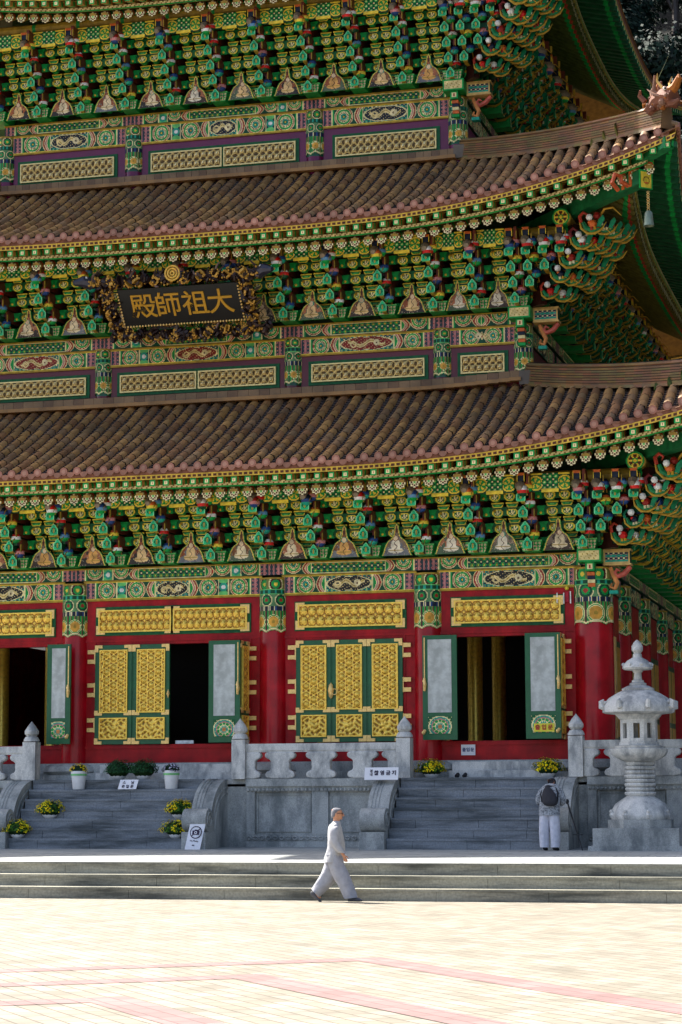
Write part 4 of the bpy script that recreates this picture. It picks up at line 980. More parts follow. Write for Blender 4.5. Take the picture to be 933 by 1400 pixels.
for r in (.19, .12, .05): mb.tube([c+Vector((r*math.cos(a), -.12, .08+r*math.sin(a))) for a in np.linspace(0, 2*PI, 17)], .028, 6, lin('#e0b04a'))
build('dragon_frame', mb, GILT, PL)

# ================================================================ WIND BELL
WB = empty('wind_bell', (-6.28, 49.75, 15.1)); tag(WB, 'small bronze bell hanging under the corner of the middle eave', 'bell')
mb = MB(); mb.lathe([(0, .30), (.05, .30), (.09, .25), (.105, .12), (.12, -.02), (.128, -.06), (.11, -.06), (.08, .12), (0, .22)], 14, (-6.28, 49.75, 15.1), lin('#a8b49a')); build('bell_body', mb, mk('bronze', lin('#7e8a74'), rough=.4, metal=.4), WB)
mb = MB()
for k in range(8): mb.tube([(-6.28+.03*math.cos(a), 49.75+.03*math.sin(a)*(k % 2), 15.43+.06*k+.03*math.sin(a)) for a in np.linspace(0, 2*PI, 7)], .009, 4)
build('chain', mb, GOLDFLAT, WB)

# ================================================================ STONE: platform, stairs, balustrades, terrace, plaza
PF = empty('stone_platform', (-18.5, 50, .79)); tag(PF, 'grey granite platform with carved panels that the temple hall stands on', 'platform')
X0, X1 = -34, 4
def tz(y): return .66+(y-40.9)*.0146
gaps = [(-21.6, -16.45), (-12.35, -8.35)]
mb = MB(); mb.box(X0, X1, 49.88, 72, .5, 2.26); mb.box(X0, X1, 50.95, 71.5, 2.26, 2.56); mb.box(X0, X1, 51.08, 71.3, 2.56, 2.80)
mb.box(X0, X1, 49.88, 51.2, 2.2, 2.372)
build('core', mb, STONE, PF, smooth=False)
def wall_run(a, b):
    mb = MB(); mb.box(a, b, 49.72, 49.9, 2.20, 2.376); mb.box(a, b, 49.78, 49.9, 2.08, 2.2)
    n = int((b-a)/.095)
    for k in range(n): mb.ball((a+.05+.095*k, 49.77, 2.12), .042, 6)
    mb.box(a, b, 49.74, 49.9, .7, .92)
    for k in range(int((b-a)/.16)): mb.tube([(a+.08+.16*k+.05*math.cos(q), 49.745, 1.0+.04*math.sin(q)) for q in np.linspace(0, 2*PI, 8)], .018, 4)
    mb.box(a, b, 49.80, 49.9, .92, 1.08)
    L = b-a; n = max(1, round(L/1.9)); w = L/n
    for k in range(n+1):
        c = a+w*k; lo, hi = max(a, c-.2), min(b, c+.2)
        if hi > lo: mb.box(lo, hi, 49.79, 49.9, 1.08, 2.08)
    for k in range(n):
        c0, c1 = a+w*k+.24, a+w*(k+1)-.24
        for q in ((c0, c1, 1.14, 1.17), (c0, c1, 2.0, 2.03), (c0, c0+.03, 1.17, 2.0), (c1-.03, c1, 1.17, 2.0)): mb.box(q[0], q[1], 49.85, 49.885, q[2], q[3])
    build('wall_facing', mb, STONE, PF)
wall_run(-16.05, -12.45); wall_run(-7.95, 3.9); wall_run(-33.9, -22.0)
def stair(xa, xb):
    s = empty('staircase', ((xa+xb)/2, 48.3, .78)); 
    mb = MB(); n = 7; rise = (2.376-.78)/n; rs = random.Random(int(xa*10))
    for i in range(n):
        y = 48.3+.235*i; z1 = .78+rise*(i+1); x = xa; 
        cuts = sorted([xa, xb]+[xa+(xb-xa)*((k+rs.uniform(.2, .8))/3) for k in range(3)])
        for k in range(len(cuts)-1): mb.box(cuts[k]+.004, cuts[k+1]-.004, y, 50.0, z1-rise+(.003 if i else -.2), z1-.001*k)
    for i in range(n):
        y = 48.3+.235*i; z1 = .78+rise*(i+1); mb.box(xa, xb, y-.015, y+.05, z1-.05, z1+.004)
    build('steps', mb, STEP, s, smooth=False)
    def cheek(xc, w):
        mb = MB(); prof = [(49.88, .6), (48.62, .6), (48.62, 1.2)]
        for k in range(11): a = PI-k/10*PI/2; prof.append((49.88+1.26*math.cos(a), 1.2+1.176*math.sin(a)))
        mb.prism([(a, b) for a, b in prof], (xc-w/2, 0, 0), (0, 1, 0), (0, 0, 1), (1, 0, 0), w, (1, 1, 1))
        for sx in (-1, 1):
            for rr_ in (.86, .74):
                mb.tube([(xc+sx*w/2, 49.88+1.26*rr_*math.cos(a), 1.18+1.17*rr_*math.sin(a)) for a in np.linspace(PI, PI/2, 12)], .02, 5)
        for q in (-.16, -.08, 0.0): mb.tube([(xc+q, 49.88+1.262*math.cos(a), 1.2+1.178*math.sin(a)) for a in np.linspace(PI, PI/2, 14)], .014, 5)
        mb.tube([(xc-w/2-.04, 48.42, 1.42), (xc+w/2+.04, 48.42, 1.42)], .27, 20); mb.box(xc-w/2-.04, xc+w/2+.04, 48.15, 48.85, .55, 1.16)
        mb.box(xc-w/2-.02, xc+w/2+.02, 48.4, 48.8, 1.16, 1.5)
        mb.tube([(xc+w/2+.05, 48.42+.2*math.cos(a)*(1-a/14), 1.42+.2*math.sin(a)*(1-a/14)) for a in np.linspace(0, 4*PI, 26)], .018, 5)
        return build('cheek_wall', mb, STONE, s)
    cheek(xa-.30, .5); cheek(xb+.30, .5); return s
s1 = stair(-21.45, -17.1); tag(s1, 'grey stone staircase at the left lined with potted chrysanthemums', 'staircase', 'stairs up to the hall')
s2 = stair(-12.28, -8.72); tag(s2, 'grey stone staircase below the open doors beside the stone lantern', 'staircase', 'stairs up to the hall')
def bud(mb, x, y, z, r=.165):
    mb.lathe([(.0, .35), (.03, .31), (.10, .22), (r, .11), (r*.98, .04), (r*.7, -.02), (r*.9, -.03), (r*1.15, -.10), (r*1.2, -.14), (r*.95, -.15)], 12, (x, y, z), (1, 1, 1), mod=lambda t, zz: 1+(.05*abs(math.sin(4*t)) if 0 < zz < .3 else 0))
def post(x, nm='post', y=49.86):
    mb = MB(); mb.box(x-.165, x+.165, y-.165, y+.165, 2.376, 3.30); mb.box(x-.115, x+.115, y-.172, y-.16, 2.5, 3.2); bud(mb, x, y, 3.46); return mb
def balustrade(a, b, lab, endpost=(True, True), n=4):
    o = empty('balustrade', ((a+b)/2, 49.86, 2.376)); tag(o, lab, 'balustrade', 'granite balustrades along the platform edge')
    for x, e in zip((a, b), endpost):
        if e: build('post', post(x), STONEL, o)
    mb = MB(); mb.box(a+.165, b-.165, 49.78, 49.94, 3.04, 3.20); mb.box(a+.165, b-.165, 49.80, 49.92, 3.0, 3.04); build('handrail', mb, STONEL, o, smooth=False)
    prof = [(.19, 0), (.34, .03), (.37, .10), (.33, .17), (.24, .2), (.22, .26), (.235, .33), (.22, .4), (.26, .45), (.35, .49), (.38, .56), (.34, .62), (.2, .63)]
    xs = [a+(b-a)*(k+.0)/n for k in range(n+1)]
    for k, x in enumerate(xs):
        lo = -1 if k > 0 else 0; hi = 1 if k < n else 0
        poly = ([(p[0], p[1]) for p in prof] if hi else [(0, 0), (0, .63)])
        poly = poly+([(-p[0], p[1]) for p in prof[::-1]] if lo else [(0, .63), (0, 0)] if hi else [])
        if not hi: poly = [(0, 0), (0, .63)]+[(-p[0], p[1]) for p in prof[::-1]]
        if not lo: poly = [(p[0], p[1]) for p in prof]+[(0, .63), (0, 0)]
        off = .165 if k == 0 else (-.165 if k == n else 0)
        seen = []; [seen.append(q) for q in poly if q not in seen]
        mb = MB(); mb.prism(seen, (x+off, 49.95, 2.376), (1, 0, 0), (0, 0, 1), (0, -1, 0), .18, (1, 1, 1)); ob = fixnormals(build('baluster', mb, STONEL, o, smooth=False))
        bv = ob.modifiers.new('bevel', 'BEVEL'); bv.width = .03; bv.segments = 2; bv.limit_method = 'ANGLE'
    return o
balustrade(-16.23, -12.22, 'pale granite balustrade between the two staircases')
balustrade(-8.2, -4.2, 'pale granite balustrade behind the stone lantern')
balustrade(-4.2, -.2, 'pale granite balustrade running off beyond the right edge', (False, True))
balustrade(-25.6, -21.57, 'pale granite balustrade left of the potted staircase')
balustrade(-29.6, -25.6, 'pale granite balustrade beyond the left edge of the picture', (True, False))
# column bases
for x in COLS1:
    mb = MB(); r = .62 if x not in (-8.0, -29) else .74
    mb.lathe([(r*1.25, 2.37), (r*1.25, 2.5), (r*1.1, 2.52), (r*1.22, 2.6), (r*1.15, 2.72), (r*.95, 2.79), (.3, 2.805)], 24, (x, 51.4, 0), (1, 1, 1), mod=lambda t, z: 1+.035*abs(math.sin(8*t))*(z > 2.55)); build('lotus_base', mb, STONE, PF)
for a_, b_ in ((-11.35, -8.95), (-20.2, -16.7)): mb = MB(); mb.box(a_, b_, 50.62, 50.97, 2.377, 2.55); mb.box(a_+.05, b_-.05, 50.78, 51.1, 2.55, 2.76); build('door_step', mb, STONEL, PF, smooth=False)

# terrace and front steps
mb = MB(); rt = random.Random(2); AX0, AX1 = -60, 40
for k, (y, z) in enumerate(((39.9, .22), (40.45, .44), (41.0, .66))):
    x = AX0
    while x < AX1:
        w = rt.uniform(1.9, 2.5); mb.box(x+.004, min(x+w, AX1)-.004, y, y+.9 if k == 2 else y+.7, z-.30, z-.002); x += w
    mb.box(AX0, AX1, y-.012, y+.06, z-.045, z+.001)
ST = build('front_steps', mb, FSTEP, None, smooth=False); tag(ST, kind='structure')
MAT_TERR, nt, b = newmat('terrace_paving'); N = nt.nodes; L_ = nt.links
def paving(nt, b, c1, c2, mortar, sx, sy, msize, rough, off=.5, noise_amt=.25, rotz=0):
    N = nt.nodes; L_ = nt.links; g = N.new('ShaderNodeNewGeometry'); br = N.new('ShaderNodeTexBrick'); br.inputs['Scale'].default_value = 1; br.inputs['Brick Width'].default_value = sx; br.inputs['Row Height'].default_value = sy
    br.inputs['Mortar Size'].default_value = msize; br.inputs['Mortar Smooth'].default_value = .2; br.inputs['Color1'].default_value = (*c1, 1); br.inputs['Color2'].default_value = (*c2, 1); br.inputs['Mortar'].default_value = (*mortar, 1); br.offset = off
    vr = N.new('ShaderNodeVectorRotate'); vr.rotation_type = 'Z_AXIS'; vr.inputs['Angle'].default_value = rotz; L_.new(g.outputs['Position'], vr.inputs['Vector']); L_.new(vr.outputs[0], br.inputs['Vector'])
    no = N.new('ShaderNodeTexNoise'); no.inputs['Scale'].default_value = .9; no.inputs['Detail'].default_value = 9; no.inputs['Roughness'].default_value = .7; L_.new(g.outputs['Position'], no.inputs['Vector'])
    mr = N.new('ShaderNodeMapRange'); mr.inputs[1].default_value = .3; mr.inputs[2].default_value = .7; mr.inputs[3].default_value = 1-noise_amt; mr.inputs[4].default_value = 1.05; L_.new(no.outputs['Fac'], mr.inputs[0])
    mx = N.new('ShaderNodeMix'); mx.data_type = 'RGBA'; mx.blend_type = 'MULTIPLY'; mx.inputs[0].default_value = 1; L_.new(br.outputs['Color'], mx.inputs[6]); L_.new(mr.outputs[0], mx.inputs[7]); L_.new(mx.outputs[2], b.inputs['Base Color'])
    b.inputs['Roughness'].default_value = rough
    bp = N.new('ShaderNodeBump'); bp.inputs['Strength'].default_value = .4; bp.inputs['Distance'].default_value = .01; bp.invert = True; L_.new(br.outputs['Fac'], bp.inputs['Height']); L_.new(bp.outputs[0], b.inputs['Normal'])
    return br, mx, g
paving(nt, b, lin('#a3a6a3'), lin('#8f9391'), lin('#5c605e'), 1.2, .6, .012, .7)
mb = MB(); mb._add([(AX0, 40.995, .665), (AX1, 40.995, .665), (AX1, 110, 1.6), (AX0, 110, 1.6), (AX0, 40.995, .3), (AX1, 40.995, .3)], [(0, 1, 2, 3)], (1, 1, 1))
v = mb.v; v[2] = (AX1, 50.5, tz(50.5)); v[3] = (AX0, 50.5, tz(50.5)); mb._add([(AX0, 50.5, tz(50.5)), (AX1, 50.5, tz(50.5)), (AX1, 110, .8), (AX0, 110, .8)], [(0, 1, 2, 3)], (1, 1, 1))
TR = build('terrace', mb, MAT_TERR, None, smooth=False); tag(TR, kind='structure')
# plaza: pale blocks with three nested red block bands
MAT_PLZ, nt, b = newmat('plaza_blocks')
br, mx, g = paving(nt, b, lin('#968f80'), lin('#7f7868'), lin('#5a5140'), .40, .20, .011, .8, noise_amt=.42, rotz=R(52))
mb = MB(); mb._add([(-400, -60, 0), (400, -60, 0), (400, 600, 0), (-400, 600, 0)], [(0, 1, 2, 3)], (1, 1, 1)); PZ = build('plaza_ground', mb, MAT_PLZ, None, smooth=False); tag(PZ, kind='structure')
MAT_RED, nt, b = newmat('red_blocks'); paving(nt, b, lin('#94706c'), lin('#80605c'), lin('#5c4a48'), .40, .20, .011, .8, rotz=R(52))
mb = MB()
def band(pts, w):
    """mitred band along a polyline on the ground"""
    P = [Vector((*p, 0)) for p in pts]; Lf = []; Rt = []
    for i, p in enumerate(P):
        d0 = (p-P[i-1]).normalized() if i else (P[1]-P[0]).normalized(); d1 = (P[i+1]-p).normalized() if i < len(P)-1 else d0
        n0 = Vector((-d0.y, d0.x, 0)); n1 = Vector((-d1.y, d1.x, 0)); m = (n0+n1).normalized(); k = w/2/max(.2, m.dot(n0)); Lf.append(p+m*k); Rt.append(p-m*k)
    for i in range(len(P)-1): mb._add([(*Rt[i][:2], .004), (*Rt[i+1][:2], .004), (*Lf[i+1][:2], .004), (*Lf[i][:2], .004)], [(0, 1, 2, 3)], (1, 1, 1))
for ax, ay in ((-6.55, 24.95), (-7.12, 22.2), (-7.55, 19.3), (-8.0, 16.5)):
    band([(ax-.795*9, ay-.607*9), (ax, ay), (ax+.612*14, ay-.79*14)], .48)
RB = build('red_paving_bands', mb, MAT_RED, None, smooth=False); tag(RB, kind='structure')
# ================================================================ STONE LANTERN
LN = empty('stone_lantern', (-6.6, 48.6, tz(48.6))); tag(LN, 'tall carved granite lantern with a domed octagonal roof standing right of the staircase', 'stone lantern')
lx, ly, lz = -6.6, 48.6, tz(48.6)
mb = MB(); mb.box(lx-1.02, lx+1.02, ly-.95, ly+.95, lz-.05, lz+.09); mb.box(lx-.93, lx+.93, ly-.88, ly+.88, lz+.09, 1.24); build('plinth', mb, STONE, LN, smooth=False)
def octo(prof, n=8, mod=None, name='x', mat=None, ang=32):
    mb = MB(); mb.lathe(prof, n, (lx, ly, 0), (1, 1, 1), mod=mod); return mb
pet = lambda k, a: (lambda t, z: 1+a*abs(math.sin(k*t)))
mb = octo([(.74, 1.24), (.74, 1.42)]); build('base_slab', mb, STONE, LN)
mb = octo([(.64, 1.42), (.66, 1.47), (.62, 1.52), (.58, 1.62), (.51, 1.76), (.41, 1.86), (.31, 1.92)], 48, lambda t, z: 1+(.10*abs(math.sin(6*t)) if 1.48 < z < 1.84 else 0))
for k in range(8):
    a = 2*PI*(k+.5)/8; mb.ball((lx+.62*math.cos(a), ly+.62*math.sin(a), 1.52), .085, 7); mb.ball((lx+.66*math.cos(a), ly+.66*math.sin(a), 1.60), .045, 6)
build('lotus_foot', mb, STONEL, LN)
prof = [(.30, 1.92)]; z = 1.94
for k in range(8):
    r = .295 if k % 2 else .31; prof += [(r-.03, z), (r, z+.02), (r+.015, z+.055), (r, z+.085), (r-.035, z+.09)]; z += .093
prof += [(.31, 2.69)]
mb = octo(prof, 64, pet(12, .06)); build('shaft', mb, STONEL, LN)
mb = octo([(.31, 2.68), (.42, 2.72), (.52, 2.80), (.57, 2.88), (.58, 2.96), (.54, 2.98), (.56, 3.02), (.45, 3.04), (.42, 3.05)], 48, lambda t, z: 1+(.11*abs(math.sin(5*t)) if 2.74 < z < 2.97 else 0)); build('lotus_tray', mb, STONEL, LN)
# octagonal light chamber with open windows
mb = MB(); r = .42
mb.lathe([(r+.03, 3.04), (r+.03, 3.10), (r-.0, 3.11)], 8, (lx, ly, 0), (1, 1, 1)); mb.lathe([(r, 3.60), (r+.02, 3.61), (r+.10, 3.70), (r+.10, 3.72)], 8, (lx, ly, 0), (1, 1, 1))
for k in range(8):
    a0, a1 = 2*PI*(k+.5)/8, 2*PI*(k+1.5)/8; p = Vector((lx+r*math.cos(a0), ly+r*math.sin(a0), 0)); q = Vector((lx+r*math.cos(a1), ly+r*math.sin(a1), 0)); d = q-p; inn = (Vector((lx, ly, 0))-(p+q)/2).normalized()*.07
    for f0, f1, z0, z1 in ((0, .28, 3.1, 3.62), (.72, 1, 3.1, 3.62), (.28, .72, 3.1, 3.19), (.28, .72, 3.52, 3.62)):
        a, b = p+d*f0, p+d*f1; vs = [(*a[:2], z0), (*b[:2], z0), (*b[:2], z1), (*a[:2], z1)]; vs += [(x+inn.x, y+inn.y, z) for x, y, z in vs]
        mb._add(vs, [(0, 1, 2, 3), (7, 6, 5, 4), (0, 4, 5, 1), (1, 5, 6, 2), (2, 6, 7, 3), (3, 7, 4, 0)], (1, 1, 1))
fixnormals(build('light_chamber', mb, STONEL, LN, smooth=False))
mb = MB(); mb.lathe([(.40, 3.70), (.74, 3.74), (.79, 3.76), (.79, 3.86), (.73, 3.94), (.60, 4.08), (.45, 4.18), (.35, 4.24), (.36, 4.28), (.24, 4.34), (.2, 4.35)], 48, (lx, ly, 0), (1, 1, 1), mod=lambda t, z: 1+(.07*abs(math.sin(8*t)) if 3.88 < z < 4.22 else 0))
for k in range(8):
    a = 2*PI*(k+.5)/8; c, s = math.cos(a), math.sin(a); mb.tube([(lx+.72*c, ly+.72*s, 3.84), (lx+.84*c, ly+.84*s, 3.88), (lx+.85*c, ly+.85*s, 3.99), (lx+.78*c, ly+.78*s, 4.04)], [.06, .07, .05, .015], 6); mb.ball((lx+.76*c, ly+.76*s, 3.97), .045, 6)
build('lantern_roof', mb, STONEL, LN)
mb = octo([(.18, 4.34), (.18, 4.40), (.13, 4.42), (.13, 4.46), (.09, 4.48), (.08, 4.62), (.12, 4.68), (.30, 4.70), (.33, 4.74), (.31, 4.80), (.22, 4.90), (.10, 4.97), (.09, 5.05), (.07, 5.06), (.12, 5.13), (.12, 5.22), (.07, 5.31), (.015, 5.36)], 24, pet(4, .06))
for k in range(8):
    a = 2*PI*(k+.5)/8; mb.ball((lx+.32*math.cos(a), ly+.32*math.sin(a), 4.81), .045, 6)
build('finial', mb, STONEL, LN)

# ================================================================ SIGNS
WHITE = mk('white_board', lin('#e6e4e6'), rough=.5, namt=.05); YEL = mk('yellow_board', lin('#e2d430'), rough=.5, namt=.05)
REDI = mk('red_ink', lin('#b03020'), rough=.6); BLUEI = mk('blue_ink', lin('#2a3f78'), rough=.6)
def board(name, label, x, y, z, w, h, tiltd, mat, yaw=0, legs=False, skew=0):
    o = empty(name, (x, y, z), R(yaw)); tag(o, label, 'sign'); mb = MB(); c, s = math.cos(R(tiltd)), math.sin(R(tiltd))
    F = lambda a, b, d=0: (a+skew*b, b*s-d*c, b*c+d*s*0+0)
    vs = [F(-w/2, 0), F(w/2, 0), F(w/2, h), F(-w/2, h)]; vs += [(a, b_+.02, c_) for a, b_, c_ in vs]
    mb._add(vs, [(0, 1, 2, 3), (7, 6, 5, 4), (0, 4, 5, 1), (1, 5, 6, 2), (2, 6, 7, 3), (3, 7, 4, 0)], (1, 1, 1))
    WL[o] = Vector((0, 0, 0)); b = build('board', mb, mat, o, smooth=False, origin=(0, 0, 0))
    if legs:
        mb = MB(); mb.bar((-w*.35, .02+h*s*.8, h*.85), (-w*.35, h*s+.22, 0.01), .02, .02, (.1, .1, .1)); mb.bar((w*.35, .02+h*s*.8, h*.85), (w*.35, h*s+.22, 0.01), .02, .02, (.1, .1, .1)); build('stand_leg', mb, GENERIC, o, origin=(0, 0, 0), smooth=False)
    WL[o] = Vector((x, y, z))
    def TM(a, b, rot=0): p = F(a, b, .006); return Matrix.Translation(p) @ Matrix.Rotation(PI/2-R(tiltd), 4, 'X') @ Matrix(((1, skew, 0, 0), (0, 1, 0, 0), (0, 0, 1, 0), (0, 0, 0, 1)))
    return o, TM
sg, TM = board('notice_board', 'wide white notice with dark Korean lettering above the scroll left of the right staircase', -12.62, 49.2, 2.33, .80, .29, 12, WHITE, legs=True)
for ch, a in zip('촬영금지', (-.10, .04, .18, .32)): text_obj('lettering', ch, .115, INKM, sg, TM(a-.02, .155), font_bold=.004)
for ch, b_ in zip('경내', (.20, .12)): text_obj('lettering', ch, .075, INKM, sg, TM(-.24, b_), font_bold=.002)
sg2, TM = board('notice_board', 'small white notice with two lines of Korean below the two round green shrubs', -18.92, 49.42, 2.15, .46, .24, 20, WHITE, legs=True, skew=.15)
for ch, a in (('스', -.11), ('님', .10)): text_obj('lettering', ch, .085, INKM, sg2, TM(a, .165), font_bold=.002)
for ch, a in zip('출입문', (-.11, 0, .11)): text_obj('lettering', ch, .085, INKM, sg2, TM(a, .065), font_bold=.002)
sg3, TM = board('no_photo_sign', 'white sign with a crossed-out camera leaning against the scroll stone of the left staircase', -16.78, 48.02, tz(48.0), .37, .60, 14, WHITE, skew=.14, legs=True)
def flat(name, mb, mat, o, M): ob = build(name, mb, mat, None, origin=(0, 0, 0)); ob.parent = o; ob.matrix_local = M; return ob
mb = MB(); mb.tube([(.135*math.cos(a), .135*math.sin(a), 0) for a in np.linspace(0, 2*PI, 33)], .011, 5); mb.tube([(-.095, -.095, 0), (.095, .095, 0)], .01, 5)
mb.box(-.085, .085, -.055, .04, -.002, .006); mb.box(-.035, .035, .04, .062, -.002, .006); flat('camera_pictogram', mb, INKM, sg3, TM(0, .40))
mb = MB(); mb.lathe([(.034, .007), (.034, .010)], 20, (0, -.008, 0), (1, 1, 1)); flat('lens_pictogram', mb, WHITE, sg3, TM(0, .40)); mb = MB(); mb.lathe([(.018, .010), (.018, .013)], 16, (0, -.008, 0), (1, 1, 1)); flat('lens_pictogram', mb, INKM, sg3, TM(0, .40))
text_obj('lettering', 'No Photo', .05, INKM, sg3, TM(0, .20)); mb = MB(); mb.box(-.025, .025, -.012, .012, 0, .005); flat('small_mark', mb, INKM, sg3, TM(0, .10))
sg4, TM = board('paper_notice', 'white paper notice with blue Korean lettering pinned to the red sill', -11.03, 51.33, 2.92, .34, .25, 0, WHITE)
for ch, a in zip('출입문', (-.10, 0, .10)): text_obj('lettering', ch, .10, BLUEI, sg4, TM(a, .125), font_bold=.002)
sg5, TM = board('paper_notice', 'yellow notice with red Korean lettering stuck on an open green door leaf', -9.07, 50.595, 3.43, .48, .19, 0, YEL)
for ch, a in zip('출입문', (-.15, 0, .15)): text_obj('lettering', ch, .13, REDI, sg5, TM(a, .095), font_bold=.004)

# ================================================================ POTS
POTW = mk('white_ceramic', lin('#dcdcdc'), rough=.35, nscale=8, namt=.08)
MUMG = [lin('#3c6a20'), lin('#2f5a1c'), lin('#517a22')]; MUMY = [lin('#f0d80c'), lin('#f6e424'), lin('#dcc40a'), lin('#e8b80c')]
def foliage_ball(c, rx, rz, n, pal, flow=None, seed=0, leaf=.03, fl=.022):
    mb = MB(); rr = random.Random(seed); cx, cy, cz = c
    mb.ball((cx, cy, cz), rx*.8, 10, lin('#16300f'), sz=rz/rx)
    for k in range(n):
        u = rr.uniform(-.25, 1); a = rr.uniform(0, 2*PI); q = math.sqrt(max(0, 1-u*u)); s = rr.uniform(.78, 1.04)*(1+.14*math.sin(3*a+seed)+.10*math.sin(5*a+2*seed)*q+.07*math.sin(9*u+a*4))
        p = Vector((cx+rx*q*math.cos(a)*s, cy+rx*q*math.sin(a)*s, cz+rz*u*s)); nrm = Vector((q*math.cos(a), q*math.sin(a), u+.2)).normalized()
        isf = flow and rr.random() < .62 and s > .9; sz_ = fl if isf else leaf; t = nrm.orthogonal().normalized(); b = nrm.cross(t); th = rr.uniform(0, 6); t, b = t*math.cos(th)+b*math.sin(th), b*math.cos(th)-t*math.sin(th)
        if isf:
            col = rr.choice(flow); pts = []; m = 7
            for i in range(m*2): rr_ = sz_*(1 if i % 2 else .55); w = 2*PI*i/(m*2); pts.append(tuple(p+nrm*(.012+.006*(i % 2))+t*rr_*math.cos(w)+b*rr_*math.sin(w)))
            pts.append(tuple(p+nrm*.004)); mb._add(pts, [(i, (i+1) % (2*m), 2*m) for i in range(2*m)], col)
        else:
            nn = (nrm+Vector((rr.uniform(-.6, .6), rr.uniform(-.6, .6), rr.uniform(-.3, .6)))).normalized(); t = nn.orthogonal().normalized(); b = nn.cross(t)
            mb._add([tuple(p-t*sz_), tuple(p+b*sz_*.5), tuple(p+t*sz_*1.1), tuple(p-b*sz_*.5)], [(0, 1, 2, 3)], rr.choice(pal))
    return mb
def potted(name, label, x, y, z, kind, group, seed):
    o = empty(name, (x, y, z)); tag(o, label, 'potted plant', group)
    mb = MB()
    if kind == 'bowl': mb.lathe([(.10, 0), (.12, .01), (.17, .07), (.19, .14), (.20, .15), (.17, .15), (.15, .10)], 20, (x, y, z), (1, 1, 1), mod=lambda t, zz: 1+.03*abs(math.sin(6*t)))
    else:
        mb.lathe([(.13, 0), (.145, .02), (.185, .38), (.195, .38), (.195, .44), (.18, .44), (.17, .36)], 20, (x, y, z), (1, 1, 1))
    build('pot', mb, POTW, o)
    if kind == 'tall': mb = MB(); mb.lathe([(.192, .33), (.197, .37), (.193, .375)], 20, (x, y, z), lin('#7ac47c')); build('pot_rim', mb, GENERIC, o)
    top = z+(.15 if kind == 'bowl' else .44)
    if name == 'chrysanthemum': f = foliage_ball((x, y, top+.05), .32, .22, 900, MUMG, MUMY, seed)
    elif name == 'round_shrub': f = foliage_ball((x, y, top+.08), .34, .25, 1500, [lin('#1f4a2a'), lin('#173c22'), lin('#2a5a30')], None, seed, leaf=.024)
    elif name == 'potted_flower': f = foliage_ball((x, y, top+.02), .20, .14, 350, [lin('#1f3a22')], MUMY if seed % 2 else [lin('#c8c4d8'), lin('#8a84a0')], seed, leaf=.03, fl=.02)
    build('foliage' if name != 'chrysanthemum' else 'flower_head', f, LEAF, o); return o
n7 = (2.376-.78)/7; sz_ = lambda k: .78+n7*k
GR = 'yellow chrysanthemums in white bowls on the stairs'
potted('chrysanthemum', 'yellow chrysanthemum bowl on the left side of the left staircase, one step group above the lowest bowl', -20.72, 48.9, sz_(4)+.0-.228+.0, 'bowl', GR, 1) if False else None
for lab, x, y, k, sd in (('yellow chrysanthemum bowl halfway up the potted staircase, below the tall yellow-flowered pot', -20.68, 48.88+.07, 4-1, 1),
                     ('yellow chrysanthemum bowl halfway up the potted staircase, below the lilac-flowered pot', -17.42, 48.88+.07, 4-1, 2),
                     ('yellow chrysanthemum bowl low at the far left edge of the stairs', -21.28, 48.45, 1, 3), ('yellow chrysanthemum bowl low on the stairs beside the crossed-out camera sign', -17.32, 48.45, 1, 4)):
    potted('chrysanthemum', lab, x, y, sz_(k if k > 1 else 1)+(.0 if k > 1 else 0), 'bowl', GR, sd)
potted('chrysanthemum', 'yellow chrysanthemum bowl at the top left of the right staircase under the paper door', -11.68, 50.25, 2.376, 'bowl', GR, 5)
potted('chrysanthemum', 'yellow chrysanthemum bowl on the platform above the bent visitor with the backpack', -8.93, 50.25, 2.376, 'bowl', GR, 6)
potted('round_shrub', 'left one of two round dark green shrubs in white bowls on the platform', -19.40, 50.1, 2.376, 'bowl', 'round green shrubs above the potted staircase', 7)
potted('round_shrub', 'right one of two round dark green shrubs in white bowls on the platform', -18.76, 50.1, 2.376, 'bowl', 'round green shrubs above the potted staircase', 8)
potted('potted_flower', 'tall white pot with small yellow flowers at the left end of the top stair', -20.22, 49.6, sz_(6), 'tall', None, 9)
potted('potted_flower', 'tall white pot with dark and lilac flowers right of the round shrubs', -17.86, 49.6, sz_(6), 'tall', None, 10)
SH = empty('shoes', (-11.02, 50.45, 2.377)); tag(SH, 'pair of black shoes left on the platform before the open doorway', 'shoes')
for dx in (-.09, .09):
    mb = MB(); mb.ball((-11.02+dx, 50.42, 2.42), .065, 10, (.01, .01, .012), sx=.8, sy=1.7, sz=.8); mb.ball((-11.02+dx, 50.52, 2.45), .055, 8, (.01, .01, .012), sx=.85, sy=1.1); build('shoe', mb, GENERIC, SH)

